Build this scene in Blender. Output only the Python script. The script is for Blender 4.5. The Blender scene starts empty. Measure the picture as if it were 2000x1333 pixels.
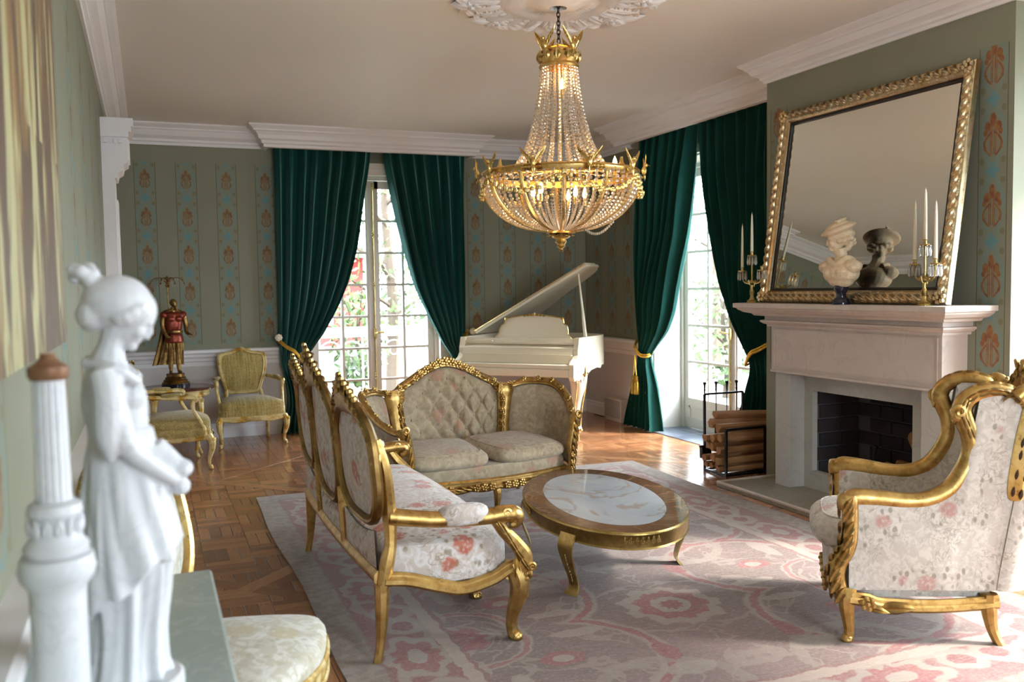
import bpy, bmesh, math, random
from math import sin, cos, pi, radians as R, sqrt, atan2
from mathutils import Vector as V, Matrix, noise as mnoise
random.seed(7)
S = bpy.context.scene
COL = S.collection

# ------------------------------------------------------------------ camera
cam_d = bpy.data.cameras.new('camera'); cam = bpy.data.objects.new('camera', cam_d); COL.objects.link(cam)
S.camera = cam
YAW, PITCH, ROLL, FPX = 0.385577, 0.0596869, -0.0152447, 1746.7
fwd = V((sin(YAW)*cos(PITCH), cos(YAW)*cos(PITCH), -sin(PITCH)))
rt = V((cos(YAW), -sin(YAW), 0)); up = rt.cross(fwd)
r2 = rt*cos(ROLL)+up*sin(ROLL); u2 = -rt*sin(ROLL)+up*cos(ROLL)
cam.matrix_world = Matrix(((r2.x, u2.x, -fwd.x, 0), (r2.y, u2.y, -fwd.y, 0), (r2.z, u2.z, -fwd.z, 1.5), (0, 0, 0, 1)))
cam_d.sensor_width = 36; cam_d.lens = FPX/2000*36; cam_d.clip_start = 0.05; cam_d.clip_end = 300
cam_d.dof.use_dof = True; cam_d.dof.focus_distance = 5.2; cam_d.dof.aperture_fstop = 3.0

# ------------------------------------------------------------------ world, exposure
S.view_settings.view_transform = 'Standard'; S.view_settings.look = 'None'
S.view_settings.gamma = 1; S.view_settings.use_curve_mapping = False
S.view_settings.exposure = 0.06
S.cycles.use_denoising = True
S.cycles.max_bounces = 10; S.cycles.diffuse_bounces = 5; S.cycles.glossy_bounces = 4
S.cycles.transmission_bounces = 6; S.cycles.transparent_max_bounces = 12
S.cycles.caustics_reflective = False; S.cycles.caustics_refractive = False
S.cycles.sample_clamp_indirect = 6.0
W = bpy.data.worlds.new('sky'); S.world = W; W.use_nodes = True
bg = W.node_tree.nodes['Background']; bg.inputs[0].default_value = (0.80, 0.92, 1.03, 1); bg.inputs[1].default_value = 31.0

sun_d = bpy.data.lights.new('sun', 'SUN'); sun_d.energy = 15; sun_d.angle = R(9); sun_d.color = (1.0, .97, .93)
sun = bpy.data.objects.new('sun', sun_d); COL.objects.link(sun)
sun.rotation_euler = V((-.86*cos(R(38)), .5*cos(R(38)), -sin(R(38)))).to_track_quat('-Z', 'Y').to_euler()
def portal(loc, rot, sx, sy):
    l = bpy.data.lights.new('window_portal', 'AREA'); l.shape = 'RECTANGLE'; l.size = sx; l.size_y = sy
    l.cycles.is_portal = True
    o = bpy.data.objects.new('window_portal', l); COL.objects.link(o); o.location = loc; o.rotation_euler = rot
portal((2.3, 9.9, 1.4), (R(-90), 0, 0), 1.5, 2.7)            # back french doors (light comes in along -Y)
portal((5.35, 7.16, 1.4), (0, R(90), 0), 2.9, 1.9)           # right french doors
portal((5.35, 1.9, 1.5), (0, R(90), 0), 2.9, 3.2)            # next doors along the same wall
portal((2.2, -2.95, 1.6), (R(90), 0, 0), 1.6, 2.2)          # added, unseen window in the wall behind the camera

# ------------------------------------------------------------------ objects
CURGROUP = [None]
def obj(name, me, m=None, parent=None, kind=None, smooth=None, loc=None):
    if isinstance(me, MB): me = me.mesh(name, smooth)
    o = bpy.data.objects.new(name, me); COL.objects.link(o)
    if m is not None and not me.materials:
        for q in (m if isinstance(m, (list, tuple)) else [m]): me.materials.append(q)
    if parent is not None: o.parent = parent
    if kind: o['kind'] = kind
    if loc: o.location = loc
    return o
def struct(name, me, m=None, parent=None, smooth=None):
    return obj(name, me, m, parent, 'structure', smooth)
def thing(name, label, cat, loc=(0, 0, 0), rz=0, group=None):
    o = bpy.data.objects.new(name, None); COL.objects.link(o); o.location = loc; o.rotation_euler = (0, 0, rz)
    o.empty_display_size = .05; return tag(o, label, cat, group)
def tag(o, label, cat, group=None):
    o['label'] = label; o['category'] = cat
    if group: o['group'] = group
    return o
def dup(root, loc, rz=None, label=None):
    c = root.copy(); COL.objects.link(c); c.location = loc
    if rz is not None: c.rotation_euler = (0, 0, rz)
    if label: c['label'] = label
    for ch in list(root.children):
        d = ch.copy(); COL.objects.link(d); d.parent = c
        for g in ch.children:
            e = g.copy(); COL.objects.link(e); e.parent = d
    return c

def cr(P, n=8, closed=False):
    """Catmull-Rom through P"""
    P = [V(p) for p in P]; N = len(P); out = []
    for i in range(N if closed else N-1):
        if closed: a, b, c, d = P[(i-1) % N], P[i], P[(i+1) % N], P[(i+2) % N]
        else: a, b, c, d = P[max(i-1, 0)], P[i], P[i+1], P[min(i+2, N-1)]
        for k in range(n):
            t = k/n
            out.append(.5*((2*b)+(c-a)*t+(2*a-5*b+4*c-d)*t*t+(3*b-a-3*c+d)*t**3))
    if not closed: out.append(P[-1].copy())
    return out
def crs(L, n=8, closed=False):
    return [p.x for p in cr([(x, 0, 0) for x in L], n, closed)]
def lerp(T, x):
    """piecewise linear through table [(x,y)..] in rising x"""
    if x <= T[0][0]: return T[0][1]
    for (a, b), (c, d) in zip(T, T[1:]):
        if x <= c: return b+(d-b)*(x-a)/(c-a)
    return T[-1][1]
def clerp(T, x):
    if x <= T[0][0]: return T[0][1]
    n = len(T)
    for i in range(n-1):
        if x <= T[i+1][0]:
            t = (x-T[i][0])/(T[i+1][0]-T[i][0]); a, b, c, d = T[max(i-1, 0)][1], T[i][1], T[i+1][1], T[min(i+2, n-1)][1]
            return .5*((2*b)+(c-a)*t+(2*a-5*b+4*c-d)*t*t+(3*b-a-3*c+d)*t**3)
    return T[-1][1]

class MB:
    def __init__(s): s.v = []; s.f = []; s.sm = True; s.mi = []; s.cur = 0
    def add(s, vs, fs, M=None):
        b = len(s.v); s.v += [tuple(M @ V(p)) if M else tuple(p) for p in vs]
        s.f += [tuple(i+b for i in f) for f in fs]; s.mi += [s.cur]*len(fs); return s
    def mesh(s, name, smooth=None):
        me = bpy.data.meshes.new(name); me.from_pydata(s.v, [], s.f); 
        sm = s.sm if smooth is None else smooth
        if any(s.mi): me.polygons.foreach_set('material_index', s.mi)
        me.update()
        if sm:
            me.polygons.foreach_set('use_smooth', [True]*len(me.polygons))
            if sm != 'all':
                try: me.set_sharp_from_angle(angle=R(42))
                except Exception: pass
        return me
    def box(s, x0, x1, y0, y1, z0, z1, M=None, bev=0):
        if bev:
            b = bev; s.add(*_bevbox(x0, x1, y0, y1, z0, z1, b), M); return s
        vs = [(x, y, z) for z in (z0, z1) for y in (y0, y1) for x in (x0, x1)]
        return s.add(vs, [(0, 2, 3, 1), (4, 5, 7, 6), (0, 1, 5, 4), (2, 6, 7, 3), (0, 4, 6, 2), (1, 3, 7, 5)], M)
    def grid(s, fn, nu, nv, cu=False, cv=False, M=None):
        vs = [fn(i/(nu if cu else nu-1), j/(nv if cv else nv-1)) for i in range(nu) for j in range(nv)]
        fs = []
        for i in range(nu if cu else nu-1):
            for j in range(nv if cv else nv-1):
                a, b = i, (i+1) % nu; c, d = j, (j+1) % nv
                fs.append((a*nv+c, b*nv+c, b*nv+d, a*nv+d))
        return s.add(vs, fs, M)
    def lathe(s, prof, n=24, M=None, cap=True, mod=None):
        """prof: [(r,z)]"""
        vs = []
        for r, z in prof:
            for k in range(n):
                a = 2*pi*k/n; q = r*(mod(a, z) if mod else 1); vs.append((q*cos(a), q*sin(a), z))
        fs = [(j*n+k, j*n+(k+1) % n, (j+1)*n+(k+1) % n, (j+1)*n+k) for j in range(len(prof)-1) for k in range(n)]
        if cap:
            fs.append(tuple(range(n-1, -1, -1))); L = (len(prof)-1)*n; fs.append(tuple(range(L, L+n)))
        return s.add(vs, fs, M)
    def tube(s, P, r, n=8, closed=False, M=None, cap=True, upv=None, asp=1.0):
        """r: float or list or (list of (ra,rb)); asp: b/a ratio"""
        P = [V(p) for p in P]; N = len(P)
        rr = r if isinstance(r, (list, tuple)) else [r]*N
        if len(rr) != N:
            rr = [lerp([(i/(len(rr)-1), q) for i, q in enumerate(rr)], k/(N-1)) for k in range(N)]
        T = []
        for i in range(N):
            a = P[(i-1) % N] if closed else P[max(i-1, 0)]; b = P[(i+1) % N] if closed else P[min(i+1, N-1)]
            d = b-a; T.append(d.normalized() if d.length > 1e-9 else V((0, 0, 1)))
        u = V(upv) if upv else (V((0, 0, 1)) if abs(T[0].z) < .9 else V((0, 1, 0)))
        u = (u-T[0]*u.dot(T[0])).normalized(); vs = []
        for i in range(N):
            if upv: u = V(upv)
            u = u-T[i]*u.dot(T[i])
            u = u.normalized() if u.length > 1e-6 else T[i].orthogonal().normalized()
            w = T[i].cross(u)
            for k in range(n):
                a = 2*pi*k/n+pi/n; vs.append(P[i]+(u*cos(a)+w*sin(a)*asp)*rr[i])
        fs = [(j*n+k, j*n+(k+1) % n, ((j+1) % N)*n+(k+1) % n, ((j+1) % N)*n+k) for j in range(N if closed else N-1) for k in range(n)]
        if cap and not closed:
            fs.append(tuple(range(n-1, -1, -1))); L = (N-1)*n; fs.append(tuple(range(L, L+n)))
        return s.add(vs, fs, M)
    def cyl(s, a, b, r, n=12, M=None): return s.tube([a, b], r, n, M=M)
    def ball(s, c, r, n=8, M=None, m=6):
        if not isinstance(r, (tuple, list)): r = (r, r, r)
        T = Matrix.Translation(V(c)) @ Matrix.Diagonal((r[0], r[1], r[2], 1))
        if M: T = M @ T
        return s.rawball(T, n, m)
    def rawball(s, T, n=8, m=6):
        vs = [(0, 0, 1)]+[(sin(pi*j/m)*cos(2*pi*k/n), sin(pi*j/m)*sin(2*pi*k/n), cos(pi*j/m)) for j in range(1, m) for k in range(n)]+[(0, 0, -1)]
        L = len(vs)-1; fs = [(0, 1+k, 1+(k+1) % n) for k in range(n)]
        for j in range(m-2):
            for k in range(n): a = 1+j*n; fs.append((a+k, a+n+k, a+n+(k+1) % n, a+(k+1) % n))
        a = 1+(m-2)*n; fs += [(L, a+(k+1) % n, a+k) for k in range(n)]
        return s.add(vs, fs, T)
    def super(s, c, r, e=4.0, n=24, m=14, M=None, e2=None):
        """rounded box: superellipsoid"""
        e2 = e2 or e
        def sp(x, p): return math.copysign(abs(x)**p, x)
        vs = []; 
        for j in range(m+1):
            ph = -pi/2+pi*j/m
            for k in range(n):
                th = 2*pi*k/n; 
                vs.append((c[0]+r[0]*sp(cos(ph), 2/e2)*sp(cos(th), 2/e), c[1]+r[1]*sp(cos(ph), 2/e2)*sp(sin(th), 2/e), c[2]+r[2]*sp(sin(ph), 2/e2)))
        fs = [(j*n+k, j*n+(k+1) % n, (j+1)*n+(k+1) % n, (j+1)*n+k) for j in range(m) for k in range(n)]
        return s.add(vs, fs, M)
    def prism(s, P, h, M=None):
        """P: list of (x,y) ccw -> extruded in z 0..h"""
        n = len(P); vs = [(x, y, 0) for x, y in P]+[(x, y, h) for x, y in P]
        return s.add(vs, [tuple(range(n-1, -1, -1)), tuple(range(n, 2*n))]+[(i, (i+1) % n, n+(i+1) % n, n+i) for i in range(n)], M)
    def puff(s, O, nrm, h, rings=6, back=None, p=2.5, C=None):
        """cushioned panel: closed outline O (3D points), bulge h along nrm; optional flat back at -back"""
        O = [V(o) for o in O]; n = len(O); nrm = V(nrm).normalized()
        C = V(C) if C else sum(O, V((0, 0, 0)))/n
        vs = []; 
        for j in range(rings):
            q = 1-j/rings
            for o in O: vs.append(C+(o-C)*q+nrm*h*(1-q**p))
        vs.append(C+nrm*h); L = len(vs)-1
        fs = [(j*n+k, j*n+(k+1) % n, (j+1)*n+(k+1) % n, (j+1)*n+k) for j in range(rings-1) for k in range(n)]
        fs += [((rings-1)*n+k, (rings-1)*n+(k+1) % n, L) for k in range(n)]
        if back is not None:
            b = len(vs); vs += [o-nrm*back for o in O]; fs += [(k, b+k, b+(k+1) % n, (k+1) % n) for k in range(n)]
            vs.append(C-nrm*back); fs += [(b+k, len(vs)-1, b+(k+1) % n) for k in range(n)]
        return s.add(vs, fs)
    def sweep(s, path, prof, closed=False, cap=True, side=1):
        """horizontal path [(x,y)], prof [(out, z)] ; out is measured to the right-hand side (side=1) of travel; mitred"""
        N = len(path); vs = []; m = len(prof)
        for i in range(N):
            p = V(path[i]); a = V(path[(i-1) % N]) if (closed or i > 0) else None; b = V(path[(i+1) % N]) if (closed or i < N-1) else None
            def nr(d): d = d.normalized(); return V((d.y, -d.x))*side
            if a is None: k = nr(b-p)
            elif b is None: k = nr(p-a)
            else:
                n1, n2 = nr(p-a), nr(b-p); k = (n1+n2)/max(1+n1.dot(n2), .15)
            for o, z in prof: vs.append((p.x+k.x*o, p.y+k.y*o, z))
        fs = [(i*m+j, ((i+1) % N)*m+j, ((i+1) % N)*m+j+1, i*m+j+1) for i in range(N if closed else N-1) for j in range(m-1)]
        if cap and not closed: fs += [tuple(range(m)), tuple((N-1)*m+j for j in range(m-1, -1, -1))]
        return s.add(vs, fs)
    # ---- carved ornament
    def leaf(s, p, d, nrm, L, w, h):
        """acanthus-like drop lying on a surface: at p, along d, normal nrm"""
        d = V(d).normalized(); nrm = V(nrm); nrm = (nrm-d*nrm.dot(d)).normalized(); t = d.cross(nrm)
        M = Matrix(((d.x*L, t.x*w, nrm.x*h, p[0]), (d.y*L, t.y*w, nrm.y*h, p[1]), (d.z*L, t.z*w, nrm.z*h, p[2]), (0, 0, 0, 1)))
        vs = []; K = 6
        for i in range(K+1):
            q = i/K; x = -0.5+q; ww = sin(pi*min(1, q*1.02+.0))**.8*(1-.35*q)
            for a, zz in ((-1, 0), (-.5, .75), (0, .45 if 0 < i < K else 0), (.5, .75), (1, 0)):
                vs.append((x, a*ww*.5, zz*ww+ .25*q*q))
        fs = [(i*5+j, (i+1)*5+j, (i+1)*5+j+1, i*5+j+1) for i in range(K) for j in range(4)]
        return s.add(vs, fs, M)
    def rosette(s, p, nrm, r):
        nrm = V(nrm).normalized(); a = nrm.orthogonal().normalized(); b = nrm.cross(a); p = V(p)
        s.ball(p+nrm*r*.35, r*.32, 6, m=4)
        for k in range(6):
            t = k*pi/3; q = p+(a*cos(t)+b*sin(t))*r*.62+nrm*r*.12
            s.ball(q, (r*.36,)*3, 6, m=4)
        return s
    def scroll(s, p, d, nrm, r, th, turns=1.4, hand=1):
        """spiral volute starting at p heading d"""
        d = V(d).normalized(); nrm = V(nrm).normalized(); t = nrm.cross(d)*hand; P = []
        c = V(p)+t*r
        for i in range(22):
            q = i/21; a = q*turns*2*pi; rr = r*(1-.8*q); P.append(c+(-t*cos(a)+d*sin(a))*rr+nrm*th*.5*q)
        return s.tube(P, [th*(1-.4*i/21) for i in range(22)], 6)

def _bevbox(x0, x1, y0, y1, z0, z1, b):
    vs = []; 
    for sx in (0, 1):
        for sy in (0, 1):
            for sz in (0, 1):
                X, Y, Z = (x0, x1)[sx], (y0, y1)[sy], (z0, z1)[sz]; dx, dy, dz = b*(1-2*sx), b*(1-2*sy), b*(1-2*sz)
                vs += [(X, Y+dy, Z+dz), (X+dx, Y, Z+dz), (X+dx, Y+dy, Z)]
    def i(sx, sy, sz, k): return (sx*4+sy*2+sz)*3+k
    fs = []
    for sx in (0, 1):
        q = [i(sx, 0, 0, 0), i(sx, 0, 1, 0), i(sx, 1, 1, 0), i(sx, 1, 0, 0)]; fs.append(tuple(q if sx == 0 else q[::-1]))
        q = [i(0, sx, 0, 1), i(1, sx, 0, 1), i(1, sx, 1, 1), i(0, sx, 1, 1)]; fs.append(tuple(q if sx == 0 else q[::-1]))
        q = [i(0, 0, sx, 2), i(0, 1, sx, 2), i(1, 1, sx, 2), i(1, 0, sx, 2)]; fs.append(tuple(q if sx == 0 else q[::-1]))
    for a in (0, 1):
        for c in (0, 1):
            f = (i(a, c, 0, 0), i(a, c, 1, 0), i(a, c, 1, 1), i(a, c, 0, 1)); fs.append(f if (a+c) % 2 else f[::-1])
            f = (i(a, 0, c, 0), i(a, 1, c, 0), i(a, 1, c, 2), i(a, 0, c, 2)); fs.append(f if not (a+c) % 2 else f[::-1])
            f = (i(0, a, c, 1), i(1, a, c, 1), i(1, a, c, 2), i(0, a, c, 2)); fs.append(f if (a+c) % 2 else f[::-1])
            for d in (0, 1):
                f = (i(a, c, d, 0), i(a, c, d, 1), i(a, c, d, 2)); fs.append(f if (a+c+d) % 2 else f[::-1])
    return vs, fs
# ------------------------------------------------------------------ node helper: sockets with arithmetic
class N:
    def __init__(s, t, o): s.t = t; s.o = o
    def _m(s, op, *a, clamp=False):
        n = s.t.nodes.new('ShaderNodeMath'); n.operation = op; n.use_clamp = clamp
        for i, q in enumerate((s,)+a):
            if isinstance(q, N): s.t.links.new(q.o, n.inputs[i])
            else: n.inputs[i].default_value = q
        return N(s.t, n.outputs[0])
    def __add__(s, b): return s._m('ADD', b)
    __radd__ = __add__
    def __sub__(s, b): return s._m('SUBTRACT', b)
    def __rsub__(s, b): return s._m('MULTIPLY', -1.0)._m('ADD', b)
    def __mul__(s, b): return s._m('MULTIPLY', b)
    __rmul__ = __mul__
    def __truediv__(s, b): return s._m('DIVIDE', b)
    def abs(s): return s._m('ABSOLUTE')
    def frac(s): return s._m('FRACT')
    def floor(s): return s._m('FLOOR')
    def sin(s): return s._m('SINE')
    def cos(s): return s._m('COSINE')
    def sqrt(s): return s._m('SQRT')
    def min(s, b): return s._m('MINIMUM', b)
    def max(s, b): return s._m('MAXIMUM', b)
    def lt(s, b): return s._m('LESS_THAN', b)
    def gt(s, b): return s._m('GREATER_THAN', b)
    def atan2(s, b): return s._m('ARCTAN2', b)
    def mod(s, b): return s._m('FLOORED_MODULO', b)
    def pw(s, b): return s._m('POWER', b)
    def step(s, a, b):
        """0 at a, 1 at b, linear clamped"""
        n = s.t.nodes.new('ShaderNodeMapRange'); n.clamp = True; s.t.links.new(s.o, n.inputs[0])
        n.inputs[1].default_value = a; n.inputs[2].default_value = b; n.inputs[3].default_value = 0; n.inputs[4].default_value = 1
        return N(s.t, n.outputs[0])
class MT:
    """material under construction"""
    def __init__(s, name, rough=.6, metal=0, spec=.5, **kw):
        s.m = bpy.data.materials.new(name); s.m.use_nodes = True; s.t = s.m.node_tree; s.b = s.t.nodes['Principled BSDF']
        s.b.inputs['Roughness'].default_value = rough; s.b.inputs['Metallic'].default_value = metal
        s.b.inputs['Specular IOR Level'].default_value = spec
        for k, v in kw.items(): s.b.inputs[k.replace('_', ' ')].default_value = v
    def coord(s, kind='Object'):
        n = s.t.nodes.new('ShaderNodeTexCoord'); return n.outputs[kind]
    def pos(s):
        n = s.t.nodes.new('ShaderNodeNewGeometry'); return n.outputs['Position']
    def xyz(s, c):
        n = s.t.nodes.new('ShaderNodeSeparateXYZ'); s.t.links.new(c, n.inputs[0]); return [N(s.t, o) for o in n.outputs]
    def comb(s, x, y, z=0.0):
        n = s.t.nodes.new('ShaderNodeCombineXYZ')
        for i, q in enumerate((x, y, z)):
            if isinstance(q, N): s.t.links.new(q.o, n.inputs[i])
            else: n.inputs[i].default_value = q
        return n.outputs[0]
    def noise(s, c, scale=5, detail=3, rough=.5, dist=0, out=0):
        n = s.t.nodes.new('ShaderNodeTexNoise'); 
        if c is not None: s.t.links.new(c, n.inputs['Vector'])
        n.inputs['Scale'].default_value = scale; n.inputs['Detail'].default_value = detail; n.inputs['Roughness'].default_value = rough
        n.inputs['Distortion'].default_value = dist
        return N(s.t, n.outputs[0]) if out == 0 else n.outputs[1]
    def voro(s, c, scale=5, feat='F1', rnd=1.0, out='Distance'):
        n = s.t.nodes.new('ShaderNodeTexVoronoi'); s.t.links.new(c, n.inputs['Vector']); n.feature = feat
        n.inputs['Scale'].default_value = scale; n.inputs['Randomness'].default_value = rnd
        return N(s.t, n.outputs[out]) if out == 'Distance' else n.outputs[out]
    def mapv(s, c, sc=(1, 1, 1), loc=(0, 0, 0), rot=(0, 0, 0)):
        n = s.t.nodes.new('ShaderNodeMapping'); s.t.links.new(c, n.inputs[0]); n.inputs[1].default_value = loc; n.inputs[2].default_value = rot; n.inputs[3].default_value = sc
        return n.outputs[0]
    def mix(s, f, a, b, mode='MIX'):
        n = s.t.nodes.new('ShaderNodeMix'); n.data_type = 'RGBA'; n.blend_type = mode
        for i, q in ((0, f), (6, a), (7, b)):
            if isinstance(q, N): s.t.links.new(q.o, n.inputs[i])
            elif isinstance(q, (int, float)): n.inputs[i].default_value = q if i == 0 else (q, q, q, 1)
            elif isinstance(q, tuple): n.inputs[i].default_value = q if len(q) == 4 else q+(1,)
            else: s.t.links.new(q, n.inputs[i])
        return n.outputs[2]
    def layers(s, base, *L):
        """L: (mask, colour) painted in turn"""
        c = base
        for f, k in L: c = s.mix(f, c, k)
        return c
    def col(s, c):
        if isinstance(c, tuple): s.b.inputs['Base Color'].default_value = c if len(c) == 4 else c+(1,)
        else: s.t.links.new(c.o if isinstance(c, N) else c, s.b.inputs['Base Color'])
        return s
    def rough(s, f): s.t.links.new(f.o, s.b.inputs['Roughness']); return s
    def bump(s, h, st=.3, d=.01):
        n = s.t.nodes.new('ShaderNodeBump'); n.inputs['Strength'].default_value = st; n.inputs['Distance'].default_value = d
        s.t.links.new(h.o, n.inputs['Height']); s.t.links.new(n.outputs[0], s.b.inputs['Normal']); return s
    def rnd(s):
        n = s.t.nodes.new('ShaderNodeObjectInfo'); return N(s.t, n.outputs['Random'])
    def attr(s, name):
        n = s.t.nodes.new('ShaderNodeAttribute'); n.attribute_name = name; return N(s.t, n.outputs['Fac'])
    def point(s):
        n = s.t.nodes.new('ShaderNodeNewGeometry'); return N(s.t, n.outputs['Pointiness'])
def srgb(r, g, b):
    f = lambda c: ((c/255+.055)/1.055)**2.4 if c > 10 else c/255/12.92
    return (f(r), f(g), f(b))
def ell(u, v, cx, cy, rx, ry):
    a = (u-cx)/rx; b = (v-cy)/ry; return (a*a+b*b)

def flat(name, c, rough=.6, metal=0, **k):
    return MT(name, rough, metal, **k).col(c).m

# painted plaster wall with stencilled bands. axis: 0 = bands counted along X, 1 = along Y
def wall_mat(name, axis, c0, per, half, zc, zper, z0, z1, umin=-99, umax=99, ms=1.05):
    m = MT(name, .75, spec=.25); P = m.pos(); x, y, z = m.xyz(P); a = (x, y)[axis]
    base = m.mix(m.noise(P, 2.2, 4), srgb(128, 129, 110), srgb(142, 142, 124))
    wob = m.noise(P, 22, 3)-.5
    u = ((a-c0)/per+.5).mod(1.0)*per-per/2+wob*.006
    v = ((z-zc)/zper+.5).mod(1.0)-.5            # -.5 .5 within repeat
    vv = v*zper+wob*.006; au = u.abs()
    ins = au.lt(half)*z.gt(z0)*z.lt(z1)*a.gt(umin)*a.lt(umax)
    k = zper/.375
    # ogee of pale blue linking lozenges
    og = ((v*2*pi).cos()*.5+.5)*half*.62+half*.2
    ring = 1-((au-og).abs()/(.018*k)).step(.6, 1.1)
    fade = m.noise(P, 9, 2).step(.3, .6)
    blue = ell(u, (v+.5).mod(1.0)*zper-zper*.5+0, 0, 0, .03*k, .035*k)
    # cross star at v = +-.5
    v2 = (v.abs()-.5)*zper
    star = ell(u, v2, 0, 0, .042*k, .016*k).min(ell(u, v2, 0, 0, .018*k, .045*k))
    starm = 1-star.step(.7, 1.3)
    # fleuron
    q = ms; f = ell(au, vv, 0, .062*q, .014*q, .030*q)
    f = f.min(ell(au, vv, .026*q, .036*q, .015*q, .021*q)).min(ell(au, vv, .036*q, .012*q, .010*q, .013*q))
    uc = ((vv+.085*q)*(pi/(.095*q))).sin()*(.030*q)+.012*q
    lyre = (au-uc).abs()/(.0055*q)+vv.gt(.012*q)*3+vv.lt(-.085*q)*3
    stem = ((au-.006*q).abs()/(.0022*q)).min((au-.013*q).abs()/(.0018*q))+vv.gt(.045*q)*3+vv.lt(-.08*q)*3
    f = f.min(lyre).min(stem).min(ell(au, vv, .038*q, -.052*q, .007*q, .010*q))
    fm = 1-f.step(.75, 1.2)
    body = (1-ell(u, vv, 0, .0*q, .042*q, .085*q).step(.6, 1.15))*.32
    corner = 1-ell(au, (v.abs()-.36)*zper, half*.72, 0, .015*k, .018*k).step(.7, 1.3)
    edge = (au-half*.97).abs().lt(.0035)
    c = m.layers(base, (ins*.45, srgb(126, 132, 116)), (ins*ring*(fade*.4+.5)*.6, srgb(116, 144, 138)), (ins*body*(1.6 if ms < 1.2 else 1.0), srgb(140, 122, 92)),
                 (ins*starm*.75, srgb(94, 142, 150)), (ins*fm*.9, m.mix(m.noise(P, 30, 2).step(.35, .65), *((srgb(118, 82, 56), srgb(136, 106, 70)) if ms < 1.2 else (srgb(132, 72, 44), srgb(150, 104, 60))))),
                 (ins*corner*.6, srgb(118, 108, 72)), (ins*edge*.8, srgb(98, 86, 60)))
    m.col(c); m.bump(m.noise(P, 260, 2), .08, .002)
    return m.m

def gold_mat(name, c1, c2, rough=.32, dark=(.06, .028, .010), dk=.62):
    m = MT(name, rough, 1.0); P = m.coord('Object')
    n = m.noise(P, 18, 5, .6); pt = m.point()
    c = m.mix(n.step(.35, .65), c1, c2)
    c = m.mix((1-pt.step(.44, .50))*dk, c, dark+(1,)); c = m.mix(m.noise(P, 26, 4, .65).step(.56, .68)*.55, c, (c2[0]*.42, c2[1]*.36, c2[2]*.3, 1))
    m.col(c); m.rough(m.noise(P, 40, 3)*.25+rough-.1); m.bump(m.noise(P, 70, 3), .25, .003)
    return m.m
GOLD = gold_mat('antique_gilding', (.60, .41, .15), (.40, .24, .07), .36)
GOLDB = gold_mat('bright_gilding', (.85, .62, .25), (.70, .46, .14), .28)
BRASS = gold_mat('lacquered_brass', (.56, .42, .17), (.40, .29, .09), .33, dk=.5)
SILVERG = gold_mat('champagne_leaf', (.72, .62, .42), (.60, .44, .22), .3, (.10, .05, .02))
CREAMG = None
def cream_gold():
    m = MT('worn_cream_and_gilt_paint', .38, 0); P = m.coord('Object'); pt = m.point()
    n = m.noise(P, 14, 4, .6)
    g = n.step(.46, .60)
    m.col(m.mix(g, srgb(214, 196, 140), srgb(190, 150, 62))); m.t.links.new((g*.75+.1).o, m.b.inputs['Metallic']); return m.m
CREAMG = cream_gold()
WHITE = flat('white_paint', srgb(222, 217, 208), .45)
def plaster():
    m = MT('white_plaster_moulding', .6, spec=.3); P = m.pos(); m.col(m.mix(m.noise(P, 3, 4), srgb(230, 228, 228), srgb(240, 238, 238))); m.bump(m.noise(P, 60, 3), .06, .003); return m.m
PLASTER = plaster()
def ceilm():
    m = MT('painted_ceiling', .55, spec=.35); P = m.pos()
    m.col(m.mix(m.noise(P, .5, 2), srgb(238, 236, 230), srgb(243, 241, 236))); m.bump(m.noise(m.mapv(P, (1, 6, 1)), 12, 3), .05, .004); return m.m
CEIL = ceilm()
def floral(name, base1, base2, rose, leaf, s=1.0, dens=.62, rough=.85):
    """woven damask with scattered roses and sprigs"""
    m = MT(name, rough, spec=.2, Sheen_Weight=.25); P = m.coord('Object')
    w = m.t.nodes.new('ShaderNodeVectorMath'); w.operation = 'ADD'
    nz = m.noise(P, 14*s, 3, out=1); n2 = m.t.nodes.new('ShaderNodeVectorMath'); n2.operation = 'SCALE'; m.t.links.new(nz, n2.inputs[0]); n2.inputs['Scale'].default_value = .035/s
    m.t.links.new(P, w.inputs[0]); m.t.links.new(n2.outputs[0], w.inputs[1]); Q = w.outputs[0]
    base = m.mix(m.noise(P, 16*s, 4, .6, 1.2).step(.42, .55), base1, base2)
    d = m.voro(Q, 5.2*s, rnd=.75); cl = m.xyz(m.voro(Q, 5.2*s, rnd=.75, out='Color'))
    roses = (1-d.step(.26, .34))*cl[0].gt(1-dens)
    petals = m.voro(Q, 46*s).step(.2, .6)
    halo = (1-d.step(.50, .62))*cl[0].gt(1-dens)
    lv = (1-m.voro(m.mapv(Q, (1, 1, .6)), 26*s).step(.24, .40))*halo
    sc = m.noise(Q, 7*s, 2, .5, 2.5)-.5; vine = (1-sc.abs().step(.012, .03))*m.noise(P, 5*s, 2).step(.42, .55)
    c = m.layers(base, (vine*.45, leaf), (lv*.7, leaf), (roses*(petals*.55+.35), rose))
    m.col(c); wv = m.noise(P, 420, 2); m.bump(wv, .25, .002); return m.m
def velvet():
    m = MT('green_velvet', .75, spec=.15, Sheen_Weight=1.0, Sheen_Roughness=.3); m.b.inputs['Sheen Tint'].default_value = (.35, .75, .70, 1)
    P = m.coord('Object'); m.col(m.mix(m.noise(m.mapv(P, (3, 3, .6)), 4, 3), srgb(12, 58, 52), srgb(20, 78, 70))); m.bump(m.noise(P, 300, 2), .1, .002); return m.m
VELVET = velvet()
def marble(name, a, b, vein, scale=3, rough=.3, **k):
    m = MT(name, rough, **k); P = m.coord('Object'); n = m.noise(P, scale, 6, .6, .8); v = (m.noise(P, scale*1.3, 4, .55, 1.5)-.5).abs()
    m.col(m.layers(m.mix(n.step(.3, .7), a, b), ((1-v.step(.0, .03))*.6, vein))); return m.m
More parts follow.
